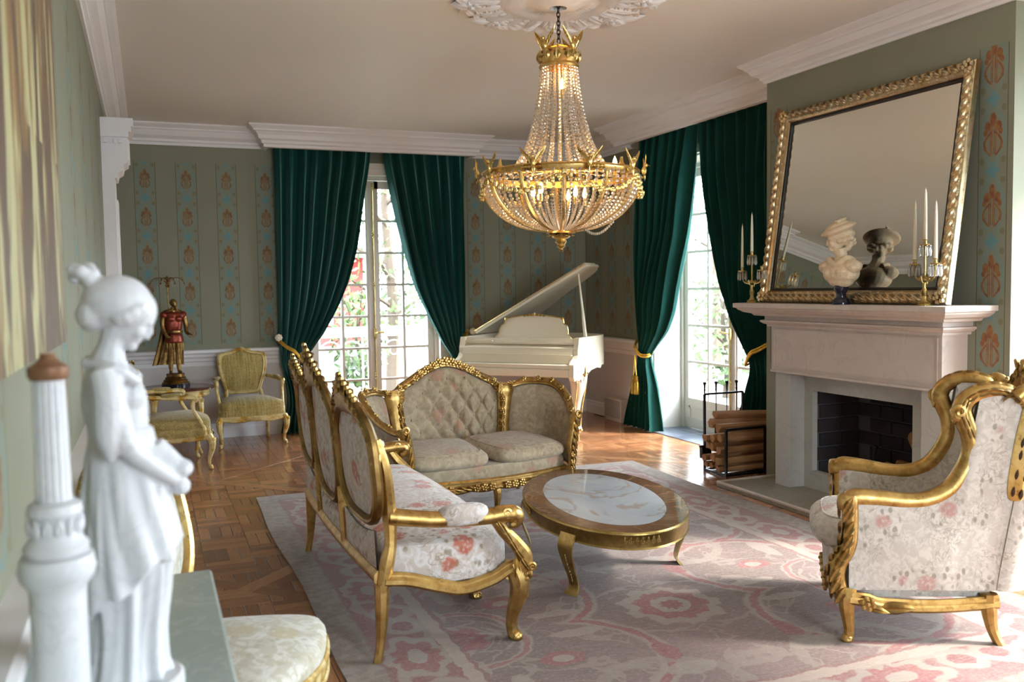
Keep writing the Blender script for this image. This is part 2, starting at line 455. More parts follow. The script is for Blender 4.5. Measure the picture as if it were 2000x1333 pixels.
STATUE = marble('white_marble_statuary', srgb(206, 208, 210), srgb(196, 199, 202), srgb(186, 190, 194), 6, .45)
CONSOLE = marble('grey_green_marble', srgb(158, 170, 164), srgb(144, 156, 150), srgb(176, 186, 180), 5, .35)
STONE = marble('pale_cast_stone', srgb(200, 188, 178), srgb(190, 178, 168), srgb(182, 170, 160), 2, .55)
GREYSTONE = marble('grey_stone_slips', srgb(178, 176, 168), srgb(170, 168, 160), srgb(160, 158, 150), 2, .5)
HEARTH = marble('honed_hearth_stone', srgb(150, 146, 130), srgb(134, 128, 110), srgb(120, 112, 96), 4, .4)
SLATE = marble('grey_slate', srgb(96, 104, 118), srgb(76, 84, 98), srgb(120, 128, 140), 8, .28)
BLACK = flat('black_iron', (.012, .012, .014), .45, .6)
BLACKST = flat('black_polished_stone', (.008, .010, .022), .15)
WAX = flat('ivory_wax', srgb(232, 224, 200), .4, Subsurface_Weight=.2)
BUST = marble('cream_alabaster', srgb(226, 208, 176), srgb(214, 192, 158), srgb(196, 170, 136), 8, .45)
def glass(name='window_glass', rough=0.0, tint=(1, 1, 1)):
    m = bpy.data.materials.new(name); m.use_nodes = True; t = m.node_tree; t.nodes.clear()
    o = t.nodes.new('ShaderNodeOutputMaterial'); mx = t.nodes.new('ShaderNodeMixShader'); tr = t.nodes.new('ShaderNodeBsdfTransparent'); gl = t.nodes.new('ShaderNodeBsdfGlossy')
    tr.inputs[0].default_value = tint+(1,); gl.inputs['Roughness'].default_value = rough
    fr = t.nodes.new('ShaderNodeLayerWeight'); pw = t.nodes.new('ShaderNodeMath'); pw.operation = 'POWER'; pw.inputs[1].default_value = 4; ad = t.nodes.new('ShaderNodeMath'); ad.operation = 'MULTIPLY_ADD'; ad.inputs[1].default_value = .7; ad.inputs[2].default_value = .02
    t.links.new(fr.outputs['Facing'], pw.inputs[0]); t.links.new(pw.outputs[0], ad.inputs[0]); t.links.new(ad.outputs[0], mx.inputs[0]); t.links.new(tr.outputs[0], mx.inputs[1]); t.links.new(gl.outputs[0], mx.inputs[2]); t.links.new(mx.outputs[0], o.inputs[0]); return m
GLASS = glass()
def crystal():
    m = bpy.data.materials.new('cut_crystal'); m.use_nodes = True; t = m.node_tree; t.nodes.clear()
    o = t.nodes.new('ShaderNodeOutputMaterial'); mx = t.nodes.new('ShaderNodeMixShader'); tr = t.nodes.new('ShaderNodeBsdfTranslucent'); gl = t.nodes.new('ShaderNodeBsdfGlossy'); tp = t.nodes.new('ShaderNodeBsdfTransparent'); m2 = t.nodes.new('ShaderNodeMixShader')
    gl.inputs['Roughness'].default_value = .08; tr.inputs[0].default_value = (1, .93, .82, 1)
    mx.inputs[0].default_value = .6; m2.inputs[0].default_value = .8
    t.links.new(tr.outputs[0], mx.inputs[1]); t.links.new(gl.outputs[0], mx.inputs[2]); t.links.new(tp.outputs[0], m2.inputs[1]); t.links.new(mx.outputs[0], m2.inputs[2]); t.links.new(m2.outputs[0], o.inputs[0]); return m
CRYSTAL = crystal()
def emit(name, c, s):
    m = MT(name); m.b.inputs['Emission Color'].default_value = c+(1,); m.b.inputs['Emission Strength'].default_value = s; m.col(c); return m.m
BULB = emit('glowing_bulb', (1, .55, .18), 60)
def parquet():
    m = MT('oak_parquet', .2, spec=.5, Coat_Weight=.4, Coat_Roughness=.12); P = m.coord('Object'); r = (m.rnd()+m.attr('tone')).frac()
    g = m.noise(m.mapv(P, (4, 60, 10)), 3, 4, .6)
    c = m.mix(r.step(0, 1), srgb(140, 90, 58), srgb(186, 134, 92)); c = m.mix(g.step(.35, .7)*.45, c, srgb(98, 56, 32))
    m.col(c); m.rough(m.noise(m.pos(), 7, 3)*.16+.14); m.bump(g, .06, .002); return m.m
PARQ = parquet()
SUBF = flat('dark_floor_joint', srgb(84, 48, 28), .4)
def bark():
    m = MT('split_firewood', .85, spec=.1); P = m.coord('Object'); g = m.noise(m.mapv(P, (1, 12, 12)), 6, 5, .65)
    r = m.rnd(); m.col(m.mix(g, m.mix(r, srgb(168, 124, 86), srgb(198, 158, 114)), srgb(128, 86, 58))); m.bump(g, .5, .01); return m.m
LOGM = bark()
def tweed():
    m = MT('olive_gold_weave', .9, spec=.15, Sheen_Weight=.35); P = m.coord('Object'); x, y, z = m.xyz(P)
    st = m.noise(m.mapv(P, (38, 2, 2)), 2.0, 3).step(.35, .65); st2 = m.noise(m.mapv(P, (2, 30, 60)), 2.2, 3).step(.35, .65)
    m.col(m.layers(m.mix(st, srgb(140, 118, 58), srgb(188, 168, 108)), (st2*.45, srgb(186, 172, 116)), (m.noise(P, 90, 3).step(.5, .66)*.5, srgb(90, 72, 28)))); m.bump(m.noise(P, 200, 2), .3, .003); return m.m
TWEED = tweed()
F_SET = floral('rose_brocade', srgb(214, 208, 203), srgb(196, 184, 172), srgb(180, 94, 74), srgb(126, 106, 70), 1.25, .85)
F_LOVE = floral('faded_taupe_brocade', srgb(178, 162, 136), srgb(162, 146, 120), srgb(172, 134, 112), srgb(140, 122, 98), 1.1, .6)
F_WING = floral('cream_sprig_brocade', srgb(220, 213, 202), srgb(204, 196, 184), srgb(196, 150, 142), srgb(140, 128, 110), 1.5, .5)
F_SIDE = floral('celadon_damask', srgb(204, 202, 192), srgb(182, 178, 158), srgb(180, 168, 132), srgb(166, 160, 134), 1.3, .6)
def painted_canvas():
    m = MT('painted_canvas', .55, spec=.3); P = m.pos(); x, y, z = m.xyz(P)
    n = m.noise(m.mapv(P, (1, 3.2, .7)), 2.0, 4, .6, .8); n2 = m.noise(m.mapv(P, (1, 4.2, .8), (3, 1, 2)), 1.6, 3, .6, .5)
    c = m.layers(srgb(176, 172, 130), (n.step(.46, .56), srgb(130, 102, 66)), (n2.step(.47, .56), srgb(96, 78, 64)), (y.step(2.75, 3.1)*n2.step(.3, .5), srgb(112, 88, 66)), (m.noise(m.mapv(P, (1, 4, 1.5), (7, 7, 7)), 2, 2).step(.54, .62)*z.lt(1.9), srgb(96, 80, 62)))
    m.col(c); return m.m
CANVAS = painted_canvas()
def rugm():
    m = MT('faded_wool_rug', .95, spec=.1, Sheen_Weight=.2); P = m.pos(); x, y, z = m.xyz(P)
    wr = m.noise(P, 14, 3)-.5; wr2 = m.noise(m.mapv(P, (1, 1, 1), (5, 3, 1)), 14, 3)-.5
    fine = m.noise(P, 60, 2)-.5
    X = x+wr*.05+fine*.012; Y = y+wr2*.05+fine*.012
    x0, x1, y0, y1 = RUG
    db = (X-x0).min(x1-X).min((Y-y0).min(y1-Y))        # distance from the edge
    field = srgb(120, 94, 88); fieldb = srgb(102, 82, 72); cream = srgb(148, 134, 120); red = srgb(132, 66, 62); dred = srgb(116, 58, 54); stone = srgb(138, 124, 110)
    streak = m.noise(m.mapv(P, (14, 90, 1)), 1.0, 4, .65)
    base = m.mix(m.noise(P, 1.2, 3).step(.35, .65), field, fieldb)
    cx = (x0+x1)/2
    u = (X-cx).abs(); v = (((Y-3.52)/1.55+.5).mod(1.0)-.5)*1.55; av = v.abs()
    def arc(a, b, cx_, cy_, r, w, cond=None):
        d = (((a-cx_)*(a-cx_)+(b-cy_)*(b-cy_)).sqrt()-r).abs(); k = 1-d.step(w*.7, w); return k if cond is None else k*cond
    def petal(a, b, cx_, cy_, rx, ry): return 1-ell(a, b, cx_, cy_, rx, ry).step(.85, 1.05)
    # big palmette: jagged flower
    ang = v.atan2(X-cx); rr = ((X-cx)*(X-cx)+v*v).sqrt()
    jag = (ang*9).sin()*.018+(ang*23).sin()*.008
    fl = 1-(rr+jag).step(.225, .235); fl2 = 1-(rr+jag*.7).step(.165, .175); fl3 = 1-rr.step(.095, .10); fl4 = 1-(rr+jag*.5).step(.045, .05)
    a1 = arc(u, av, .72, .36, .42, .05); a1b = arc(u, av, .72, .36, .42, .022); a2 = arc(u, av, .45, .80, .30, .035); a3 = arc(u, av, 1.02, .06, .24, .03); a3b = arc(u, av, 1.02, .06, .24, .014)
    leafs = petal(u, av, .55, .12, .13, .04).max(petal(u, av, .95, .55, .05, .15)).max(petal(u, av, .30, .62, .12, .06)).max(petal(u, av, 1.08, .30, .06, .10))
    rl = petal(u, av, .72, .34, .10, .07).max(petal(u, av, .30, .45, .05, .09)).max(petal(u, av, 1.02, .06, .09, .06))
    rc = petal(u, av, .72, .34, .05, .035)
    vines = 1-(m.noise(m.comb(u, av), 3.0, 2, .5, 1.2)-.5).abs().step(.012, .022)
    inner = db.gt(.50)
    c = m.layers(base, (vines*inner*.55, cream), (a1*.75, cream), (a1b*.9, red), (a2*.7, stone), (a3*.8, cream), (a3b*.8, red), (leafs*.75, cream), (rl*.85, red), (rc*.9, cream), (fl*.85, cream), (fl2*.95, red), (fl3, cream), (fl4, red))
    # border
    bm = 1-inner; per = .86
    bu = (((Y)/per+.5).mod(1.0)-.5)*per; useY = ((X-x0).min(x1-X)).lt((Y-y0).min(y1-Y)); bx = (((X)/per+.5).mod(1.0)-.5)*per
    s_ = useY*bu+(1-useY)*bx; d_ = db-.30
    brr = (s_*s_*.45+d_*d_*1.2).sqrt(); bang = d_.atan2(s_); bj = (bang*8).sin()*.014
    bfl = 1-(brr+bj).step(.14, .15); bfl2 = 1-(brr+bj).step(.10, .11); bfl3 = 1-brr.step(.045, .05)
    bl = 1-ell(s_.abs(), d_, .34, .03, .11, .10).step(.8, 1.1); bl2 = 1-ell(s_.abs(), d_, .34, .03, .06, .05).step(.8, 1.1)
    bv = 1-(d_-(s_*7.3).sin()*.11).abs().step(.018, .03)
    bc = m.layers(m.mix(m.noise(P, 2, 2).step(.4, .6), srgb(128, 72, 68), srgb(122, 80, 74)), (bv*.8, cream), (bl*.85, cream), (bl2*.9, dred), (bfl*.9, cream), (bfl2*.9, red), (bfl3, cream))
    band = db.lt(.15); line = (db-.155).abs().lt(.012).max((db-.49).abs().lt(.012)); band2 = (db-.45).abs().lt(.03)
    bc = m.layers(bc, (band, m.mix(m.noise(P, 20, 2).step(.45, .55), srgb(140, 126, 112), srgb(124, 108, 96))), (band2*.9, srgb(160, 142, 126)), (line*.7, srgb(120, 84, 76)))
    c = m.mix(bm, c, bc)
    c = m.mix(streak.step(.40, .72)*.6, c, srgb(138, 116, 104)); c = m.mix(m.noise(P, 70, 3).step(.5, .7)*.25, c, srgb(168, 154, 140))
    m.col(c); m.bump(m.noise(P, 180, 2), .35, .004); return m.m
RUG = (.66, 3.76, 2.2, 6.62)
RUGM = rugm()
# ================================================================== ROOM SHELL
CZ = 3.165; LX, RX, BY, FY = -.28, 4.87, 9.62, -2.9
CHX, CY0, CY1 = 4.40, 3.53, 5.63                       # chimney breast
WB = wall_mat('stencilled_wall_back', 0, .014, .385, .10, 2.63, .375, .97, 2.80)
WR = wall_mat('stencilled_wall_right', 1, 8.60, .36, .09, 2.63, .375, .97, 2.80)
WL = wall_mat('stencilled_wall_left', 1, 1.95, .80, .13, 2.63, .375, .97, 2.80)
WC = wall_mat('stencilled_chimney', 1, 3.66, 1.83, .095, 2.31, .395, .9, 2.80, ms=1.35)
WP = MT('plain_green_plaster', .75, spec=.25); _P = WP.pos(); WP.col(WP.mix(WP.noise(_P, 2.2, 4), srgb(134, 138, 120), srgb(146, 150, 132))); WP = WP.m
DADO = flat('dado_paint', srgb(206, 200, 196), .5)

struct('floor', MB().box(LX-.1, RX+.45, FY-.1, BY+.25, -.12, -.012), SUBF)
# --- oak strips: basket weave squares crossed by diagonal bands
SQ = .26; tone_r = random.Random(3)
def strip_mesh(L, w, top=0.0, g=.0015):
    m = MB(); m.sm = False; vs, fs = _bevbox(-L/2+g, L/2-g, -w/2+g, w/2-g, -.012, top, .0012)
    # keep only the faces above
    m.add(vs, fs); return m.mesh('plank')
pl_me = [strip_mesh(SQ, SQ/4) for _ in range(1)]; band_me = strip_mesh(1.0, .10, .0008)
for m_ in pl_me+[band_me]: m_.materials.append(PARQ)
floor_o = bpy.data.objects['floor']
cells = []
for i in range(int((RX+.4-LX)/SQ)+2):
    for j in range(int((BY-FY)/SQ)+1):
        for k in range(4):
            x = LX+(i+.5)*SQ; y = FY+(j+.5)*SQ; o_ = (k-1.5)*SQ/4; h = (i+j) % 2
            cx, cy = (x, y+o_) if h == 0 else (x+o_, y)
            if cx > RX-.05 or cy > BY-.02: continue
            cells.append((cx, cy, h))
def inrug(x, y): return RUG[0]+.12 < x < RUG[1]-.12 and RUG[2]+.1 < y < RUG[3]-.1
def seen(x, y):
    if y < 2.6 or inrug(x, y): return False
    d = V((x, y, -1.5)); X = d.dot(r2)/d.dot(fwd)*FPX+1000; Y = 666-d.dot(u2)/d.dot(fwd)*FPX
    return 385 < X < 2000 and Y < 1333
vis = sorted([c for c in cells if seen(c[0], c[1])], key=lambda c: c[0]**2+c[1]**2)
# drop strips hidden behind the long settee and loveseat footprint
vis = [c for c in vis if not (c[0] > 3.75 and c[1] < 5.9 and c[0] > 4.0)]
single = set(vis[:250])
mb = MB(); mb.sm = False; tones = []
for c in cells:
    if c in single:
        o = obj('plank', pl_me[0], parent=floor_o); o.location = (c[0], c[1], tone_r.uniform(-.0004, .0003)); o.rotation_euler = (0, 0, 0 if c[2] == 0 else pi/2)
    elif not inrug(c[0], c[1]):
        L, w = (SQ, SQ/4) if c[2] == 0 else (SQ/4, SQ); g = .0015; z = tone_r.uniform(-.0004, .0003)
        b = len(mb.v); x0, x1, y0, y1 = c[0]-L/2+g, c[0]+L/2-g, c[1]-w/2+g, c[1]+w/2-g
        mb.v += [(x0, y0, z), (x1, y0, z), (x1, y1, z), (x0, y1, z), (x0, y0, -.012), (x1, y0, -.012), (x1, y1, -.012), (x0, y1, -.012)]
        mb.f += [(b, b+1, b+2, b+3), (b, b+4, b+5, b+1), (b+1, b+5, b+6, b+2), (b+2, b+6, b+7, b+3), (b+3, b+7, b+4, b)]; t = tone_r.random(); tones += [t]*5; mb.mi += [0]*5
me = mb.mesh('plank_field', False); me.materials.append(PARQ)
at_ = me.attributes.new('tone', 'FLOAT', 'FACE'); at_.data.foreach_set('value', tones)
obj('plank_field', me, parent=floor_o, kind='stuff')
nb = 0; bandmb = MB(); bandmb.sm = False
for sgn in (1, -1):
    for k in range(-6, 9):
        c = (-4.2+1.4*k*2 if sgn == 1 else 5.05+2.75*k)
        for q in range(-12, 16):
            s0 = q*1.0
            # centre of board: along the diagonal
            if sgn == 1: mx, my = (c+s0*1.41421)/2, (-c+s0*1.41421)/2
            else: mx, my = (c+s0*1.41421)/2, (c-s0*1.41421)/2
            if not (LX+.36 < mx < RX-.36 and FY+.36 < my < BY-.36): continue
            if inrug(mx, my) : continue
            o = obj('floor_board', band_me, parent=floor_o, loc=(mx, my, .0004+(.0003 if sgn == 1 else 0))); o.rotation_euler = (0, 0, sgn*pi/4)

# --- ceiling, walls (real thickness, real openings)
struct('ceiling', MB().box(LX-.1, RX+.3, FY-.1, BY+.2, CZ, CZ+.12), CEIL)
def wall_with(name, axis, c0, c1, a0, a1, z0, z1, holes, m):
    """box wall spanning a0..a1 along, with rectangular holes [(h0,h1,hz0,hz1)]"""
    w = MB(); w.sm = False
    def B(p, q, r, s):
        if q-p < 1e-4 or s-r < 1e-4: return
        if axis == 'x': w.box(p, q, c0, c1, r, s)
        else: w.box(c0, c1, p, q, r, s)
    cur = a0
    for h0, h1, k0, k1 in sorted(holes):
        B(cur, h0, z0, z1); B(h0, h1, z0, k0); B(h0, h1, k1, z1); cur = h1
    B(cur, a1, z0, z1); return struct(name, w, m)
BD = (1.57, 3.03, 0, 2.74)     # back doors
RD = (6.30, 8.07, 0, 2.74)     # right doors
ND = (.60, 3.40, .0, 2.74)     # next doors toward the camera
wall_with('wall_back', 'x', BY, BY+.22, LX-.1, RX+.3, -.1, CZ, [BD], WB)
wr = wall_with('wall_right', 'y', RX, RX+.42, FY-.1, BY, -.1, CZ, [RD, ND], WR)
struct('wall_left', MB().box(LX-.16, LX, FY-.1, BY, -.1, CZ), WL, smooth=False)
wall_with('wall_front', 'x', FY-.2, FY, LX-.1, RX+.3, -.1, CZ, [(1.5, 2.9, .5, 2.7)], WP)
# chimney breast with firebox hole
FBX = (4.16, 5.06, .16, .735)
w = MB(); w.sm = False
FBX = (4.10, 5.12, .06, .82); w.box(CHX, RX+.02, CY0, FBX[0], 0, CZ); w.box(CHX, RX+.02, FBX[1], CY1, 0, CZ); w.box(CHX, RX+.02, FBX[0], FBX[1], FBX[3], CZ); w.box(CHX, RX+.02, FBX[0], FBX[1], 0, FBX[2])
struct('wall_chimney', w, WC)

# --- dado + chair rail + baseboard, by sweep along walls
def moulding(name, path, prof, m=PLASTER, closed=False, side=1): 
    o = MB(); o.sweep(path, prof, closed, side=side); o.sm = False; return struct(name, o, m)
dado = [(0, .0), (.012, .0), (.012, .80), (0, .80)]
rail = [(0, .745), (.018, .75), (.018, .79), (.03, .80), (.03, .825), (.05, .845), (.055, .87), (.075, .885), (.075, .91), (.06, .918), (0, .918)]
base = [(0, 0), (.03, 0), (.03, .10), (.022, .115), (.022, .135), (.012, .15), (0, .15)]
segs = {'back_left': [(LX, BY), (1.50, BY)], 'back_right': [(3.10, BY), (RX, BY), (RX, 8.16)], 'left': [(LX, FY), (LX, BY)], 
        'right_mid': [(RX, 6.22), (RX, 5.65)], }
for k, pth in segs.items():
    moulding('trim_dado_'+k, pth, dado, DADO); moulding('trim_rail_'+k, pth, rail); moulding('baseboard_'+k, pth, base)

# --- crown cornice: profile (out, z)
crown = [(0, 2.965), (.018, 2.965), (.022, 2.99), (.04, 3.0), (.04, 3.022), (.052, 3.03), (.085, 3.05), (.105, 3.085), (.112, 3.10), (.125, 3.105), (.125, 3.12), (.15, 3.135), (.168, 3.15), (.168, CZ), (0, CZ)]
moulding('trim_cornice_left', [(LX, FY), (LX, BY), (1.15, BY)], crown)
moulding('trim_cornice_corner', [(3.42, BY), (RX, BY), (RX, 8.36)], crown)
pel = [(0, 2.955), (.0, 2.955), (.02, 2.958), (.022, 2.985), (.045, 2.995), (.045, 3.02), (.075, 3.035), (.085, 3.07), (.11, 3.10), (.13, 3.105), (.13, 3.12), (.16, 3.14), (.175, 3.15), (.175, CZ)]
def pelmet(name, path):
    o = MB(); o.sweep(path, pel+[(-.03, CZ), (-.03, 2.955), (0, 2.955)], cap=True); o.sm = False; struct(name, o, PLASTER)
pelmet('trim_pelmet_back', [(1.16, BY), (1.16, 9.40), (3.40, 9.40), (3.40, BY)])
pelmet('trim_pelmet_right', [(RX, 8.38), (4.62, 8.38), (4.62, CY1-.02)])
chcr = [(o*.95, CZ-(CZ-z)*.78) for o, z in crown]
moulding('trim_cornice_chimney', [(RX, CY1), (CHX, CY1), (CHX, CY0), (RX, CY0)], chcr)
moulding('trim_cornice_near', [(RX, CY0), (RX, FY), (LX, FY)], crown)

# --- ceiling rose
rose = thing('ceiling_rose', 'large white plaster ceiling rose of acanthus leaves around the chandelier chain', 'ceiling rose', (2.27, 4.80, CZ)); rose['kind'] = 'structure'; del rose['category']
m = MB(); m.lathe([(.05, 0), (.05, -.05), (.12, -.045), (.16, -.02), (.26, -.022), (.30, -.035), (.34, -.02), (.50, -.014), (.54, 0)], 48, cap=False); obj('disc', m, PLASTER, rose)
m = MB(); 
for k in range(24):
    a = 2*pi*k/24; d = V((cos(a), sin(a), 0)); L = .26 if k % 4 == 0 else (.24 if k % 2 == 0 else .20)
    for s_, off in ((0, 0), (1, .16), (-1, .16)):
        t = V((cos(a+s_*.13), sin(a+s_*.13), 0)); m.leaf(d*(.42+(.02 if s_ == 0 else -.03)), t, (0, 0, -1), L*(1 if s_ == 0 else .75), .10, .05)
    m.leaf(d*.22, d, (0, 0, -1), .16, .07, .035)
for k in range(8):
    a = 2*pi*(k+.5)/8; d = V((cos(a), sin(a), 0)); t = V((-sin(a), cos(a), 0))
    for h in (1, -1):
        m.scroll(d*.40+V((0, 0, -.015)), t*h, (0, 0, -1), .07, .016, hand=h)
        m.leaf(d*.56+t*h*.09, (d*.4+t*h), (0, 0, -1), .20, .09, .045)
        for q in range(3): m.leaf(d*(.34+.06*q)+t*h*.05, (d+t*h*.8), (0, 0, -1), .10, .04, .03)
    m.rosette(d*.50+V((0, 0, -.014)), (0, 0, -1), .06)
    for q in range(5):
        for h in (1, -1): m.leaf(d*(.30+.055*q)+t*h*(.09+.02*q), (t*h+d*(.2-.2*q)), (0, 0, -1), .11, .055, .045)
    m.leaf(d*.55, d, (0, 0, -1), .16, .15, .06)
obj('acanthus_relief', m, PLASTER, rose, kind='stuff')

# --- plaster corbel and casing on the left wall
cb = thing('wall_bracket', 'tall white plaster corbel bracket above a fluted wall pier', 'corbel', (LX, 7.3, 0)); cb['kind'] = 'structure'; del cb['category']
m = MB(); m.sm = False
for x1, z0, z1 in ((.225, 2.74, 2.80), (.21, 2.70, 2.745), (.19, 2.66, 2.70)): m.box(0, x1, -.02*x1, .42, z0, z1)
P2 = [(0, 2.36), (.10, 2.36), (.11, 2.40), (.14, 2.42), (.15, 2.46), (.18, 2.48), (.185, 2.66), (0, 2.66)]
M2 = Matrix(((1, 0, 0, 0), (0, 0, 1, .02), (0, 1, 0, 0), (0, 0, 0, 1))); m.prism(P2[::-1], .38, M2)
for q in range(4): m.box(.02+.034*q, .042+.034*q, -.005, .02, 2.615, 2.645)
for q in range(5): m.box(.18, .192, .05+.07*q, .085+.07*q, 2.50, 2.65)
obj('corbel', m, PLASTER, cb)
m = MB(); m.sm = False; m.box(0, .085, 0, .38, 0, 2.36); m.box(0, .11, -.01, .39, 0, .2); m.box(.085, .10, .05, .33, .3, 2.2); obj('pier', m, PLASTER, cb)

# ================================================================== FRENCH DOORS
def french(no, along, plane, depth, a0, a1, mid, z1, cols, rows, zp0, inward, kick=.0, stile=.07):
    """pair of glazed leaves. local frame: u along the wall, w outward. returns root"""
    root = thing('window_%d' % no, 'tall white french doors with small panes and a central bolt rod, %s' % ('behind the grand piano side' if no == 1 else ''), 'window', (0, 0, 0)); root['kind'] = 'structure'; del root['category']; del root['label']
    def place(o): return o
    def B(m, u0, u1, w0, w1, z0, z1, bev=0):
        if along == 'x': m.box(min(u0, u1), max(u0, u1), plane+w0, plane+w1, z0, z1, bev=bev)
        else: m.box(plane+w0, plane+w1, min(u0, u1), max(u0, u1), z0, z1, bev=bev)
    # frame round the opening
    f = MB(); f.sm = False; B(f, a0, a0+.045, -.05, .07, 0, z1); B(f, a1-.045, a1, -.05, .07, 0, z1); B(f, a0, a1, -.05, .07, z1-.05, z1); obj('window_frame', f, WHITE, root)
    for li, (u0, u1) in enumerate(((a0+.048, mid-.004), (mid+.004, a1-.048))):
        lf = MB(); lf.sm = False; B(lf, u0, u1, -.022, .022, .01, zp0); B(lf, u0, u0+stile, -.022, .022, zp0, z1-.055); B(lf, u1-stile, u1, -.022, .022, zp0, z1-.055); B(lf, u0, u1, -.022, .022, z1-.055-.085, z1-.056)
        if kick:
            B(lf, u0+.09, u1-.09, -.034, -.02, .10, .12); B(lf, u0+.09, u1-.09, -.034, -.02, zp0-.10, zp0-.08); B(lf, u0+.09, u0+.11, -.034, -.02, .10, zp0-.08); B(lf, u1-.11, u1-.09, -.034, -.02, .10, zp0-.08)
        leaf = obj('door_leaf', lf, WHITE, root)
        g0, g1, h0, h1 = u0+stile, u1-stile, zp0, z1-.14; pw = (g1-g0)/cols; ph = (h1-h0)/rows
        for c in range(1, cols):
            mm = MB(); mm.sm = False; B(mm, g0+pw*c-.014, g0+pw*c+.014, -.017, .017, h0, h1); obj('muntin', mm, WHITE, leaf)
        for r in range(1, rows):
            mm = MB(); mm.sm = False; B(mm, g0, g1, -.016, .016, h0+ph*r-.013, h0+ph*r+.013); obj('muntin', mm, WHITE, leaf)
        for c in range(cols):
            for r in range(rows):
                mm = MB(); mm.sm = False; B(mm, g0+pw*c, g0+pw*c+pw, -.002, .002, h0+ph*r, h0+ph*r+ph); obj('pane', mm, GLASS, leaf)
    # meeting moulding and bolt rod
    st = MB(); st.sm = False; B(st, mid-.05, mid+.03, -.036, -.022, .01, z1-.06); obj('meeting_stile', st, WHITE, root)
    rod = MB()
    def pt(u, w, z): return (u, plane+w, z) if along == 'x' else (plane+w, u, z)
    rod.tube([pt(mid+.005, -.05, .10), pt(mid+.005, -.05, z1-.10)], .008, 8)
    for z in (.15, .55, 1.02, 1.55, 2.1, z1-.12):
        rod.ball(pt(mid+.005, -.05, z), .016, 8); rod.ball(pt(mid+.005, -.05, z+.03), .012, 6); rod.ball(pt(mid+.005, -.05, z-.03), .012, 6)
    rod.super(pt(mid+.005, -.052, 1.02), (.02, .02, .06), 3, 8, 6)
    rod.tube([pt(mid+.005, -.06, 1.02), pt(mid+.02, -.10, 1.03), pt(mid+.09, -.105, 1.035)], [.008, .009, .013], 8)
    obj('bolt_rod', rod, BRASS, root)
    return root
french(1, 'x', BY+.10, 1, BD[0], BD[1], 2.30, 2.74, 2, 7, .16, -1)
french(2, 'y', RX+.37, 1, RD[0], RD[1], 7.18, 2.74, 2, 6, .32, -1, kick=1)
r3 = french(3, 'y', RX+.37, 1, ND[0], ND[1], 2.0, 2.74, 4, 6, .32, -1)
# architraves / reveals
m = MB(); m.sm = False
for a, b in ((1.47, 1.575), (3.025, 3.13)): m.box(a, b, BY-.035, BY+.05, 0, 2.80)
m.box(1.47, 3.13, BY-.04, BY+.05, 2.735, 2.80); m.box(1.44, 3.16, BY-.05, BY+.05, 2.80, 2.86); struct('trim_architrave_back', m, WHITE)
m = MB(); m.sm = False
for a, b in ((6.21, 6.30), (8.07, 8.16)): m.box(RX-.05, RX+.05, a, b, 0, 2.80)
m.box(RX-.05, RX+.05, 6.21, 8.16, 2.74, 2.82)
m.box(RX+.0, RX+.34, 8.055, 8.072, 0, 2.74); m.box(RX+.0, RX+.34, 6.298, 6.315, 0, 2.74); m.box(RX, RX+.34, 6.3, 8.07, 2.725, 2.742)
m.box(RX-.08, RX-.05, 8.05, 8.17, 0, .16); m.box(RX-.08, RX-.05, 6.2, 6.32, 0, .16)
struct('trim_architrave_right', m, WHITE)
m = MB(); m.sm = False
for a, b in ((.51, .604), (3.396, 3.49)): m.box(RX-.05, RX+.05, a, b, 0, 2.80)
m.box(RX-.05, RX+.05, .51, 3.49, 2.734, 2.82); struct('trim_architrave_near', m, WHITE)
m = MB(); m.sm = False
for i in range(2):
    for j in range(4): m.box(4.74+.31*i, 4.74+.31*i+.305, 6.32+.435*j, 6.32+.435*j+.43, -.01, .006)
struct('trim_slate_threshold', m, SLATE)
# unseen window added behind the camera to let in daylight: simple sash pair
w4 = thing('window_4', 'x', 'x'); w4['kind'] = 'structure'; del w4['category']; del w4['label']
m = MB(); m.sm = False
for x in (1.5, 2.16, 2.82): m.box(x, x+.08, FY-.14, FY-.06, .5, 2.7)
for z in (.5, 1.5, 2.62): m.box(1.5, 2.9, FY-.14, FY-.06, z, z+.08)
obj('window_frame', m, WHITE, w4)
mm = MB(); mm.box(1.5, 2.9, FY-.102, FY-.098, .5, 2.7); obj('pane', mm, GLASS, w4)

# low white wall heater vent and outlet
t = thing('heater_grille', 'low white box vent on the floor against the dado beside the right curtain', 'vent', (4.80, 8.75, 0))
m = MB(); m.sm = False; m.box(-.055, .055, -.19, .19, .03, .25, bev=.006); m.box(-.04, .055, -.17, .17, 0.0, .03); obj('housing', m, flat('vent_enamel', srgb(206, 196, 188), .5), t)
for k in range(11):
    m = MB(); m.sm = False; m.box(-.062, -.055, -.175, .175, .046+k*.0178, .056+k*.0178); obj('slat', m, flat('vent_slat', srgb(150, 138, 130), .5) if k == 0 else bpy.data.materials['vent_slat'], t)
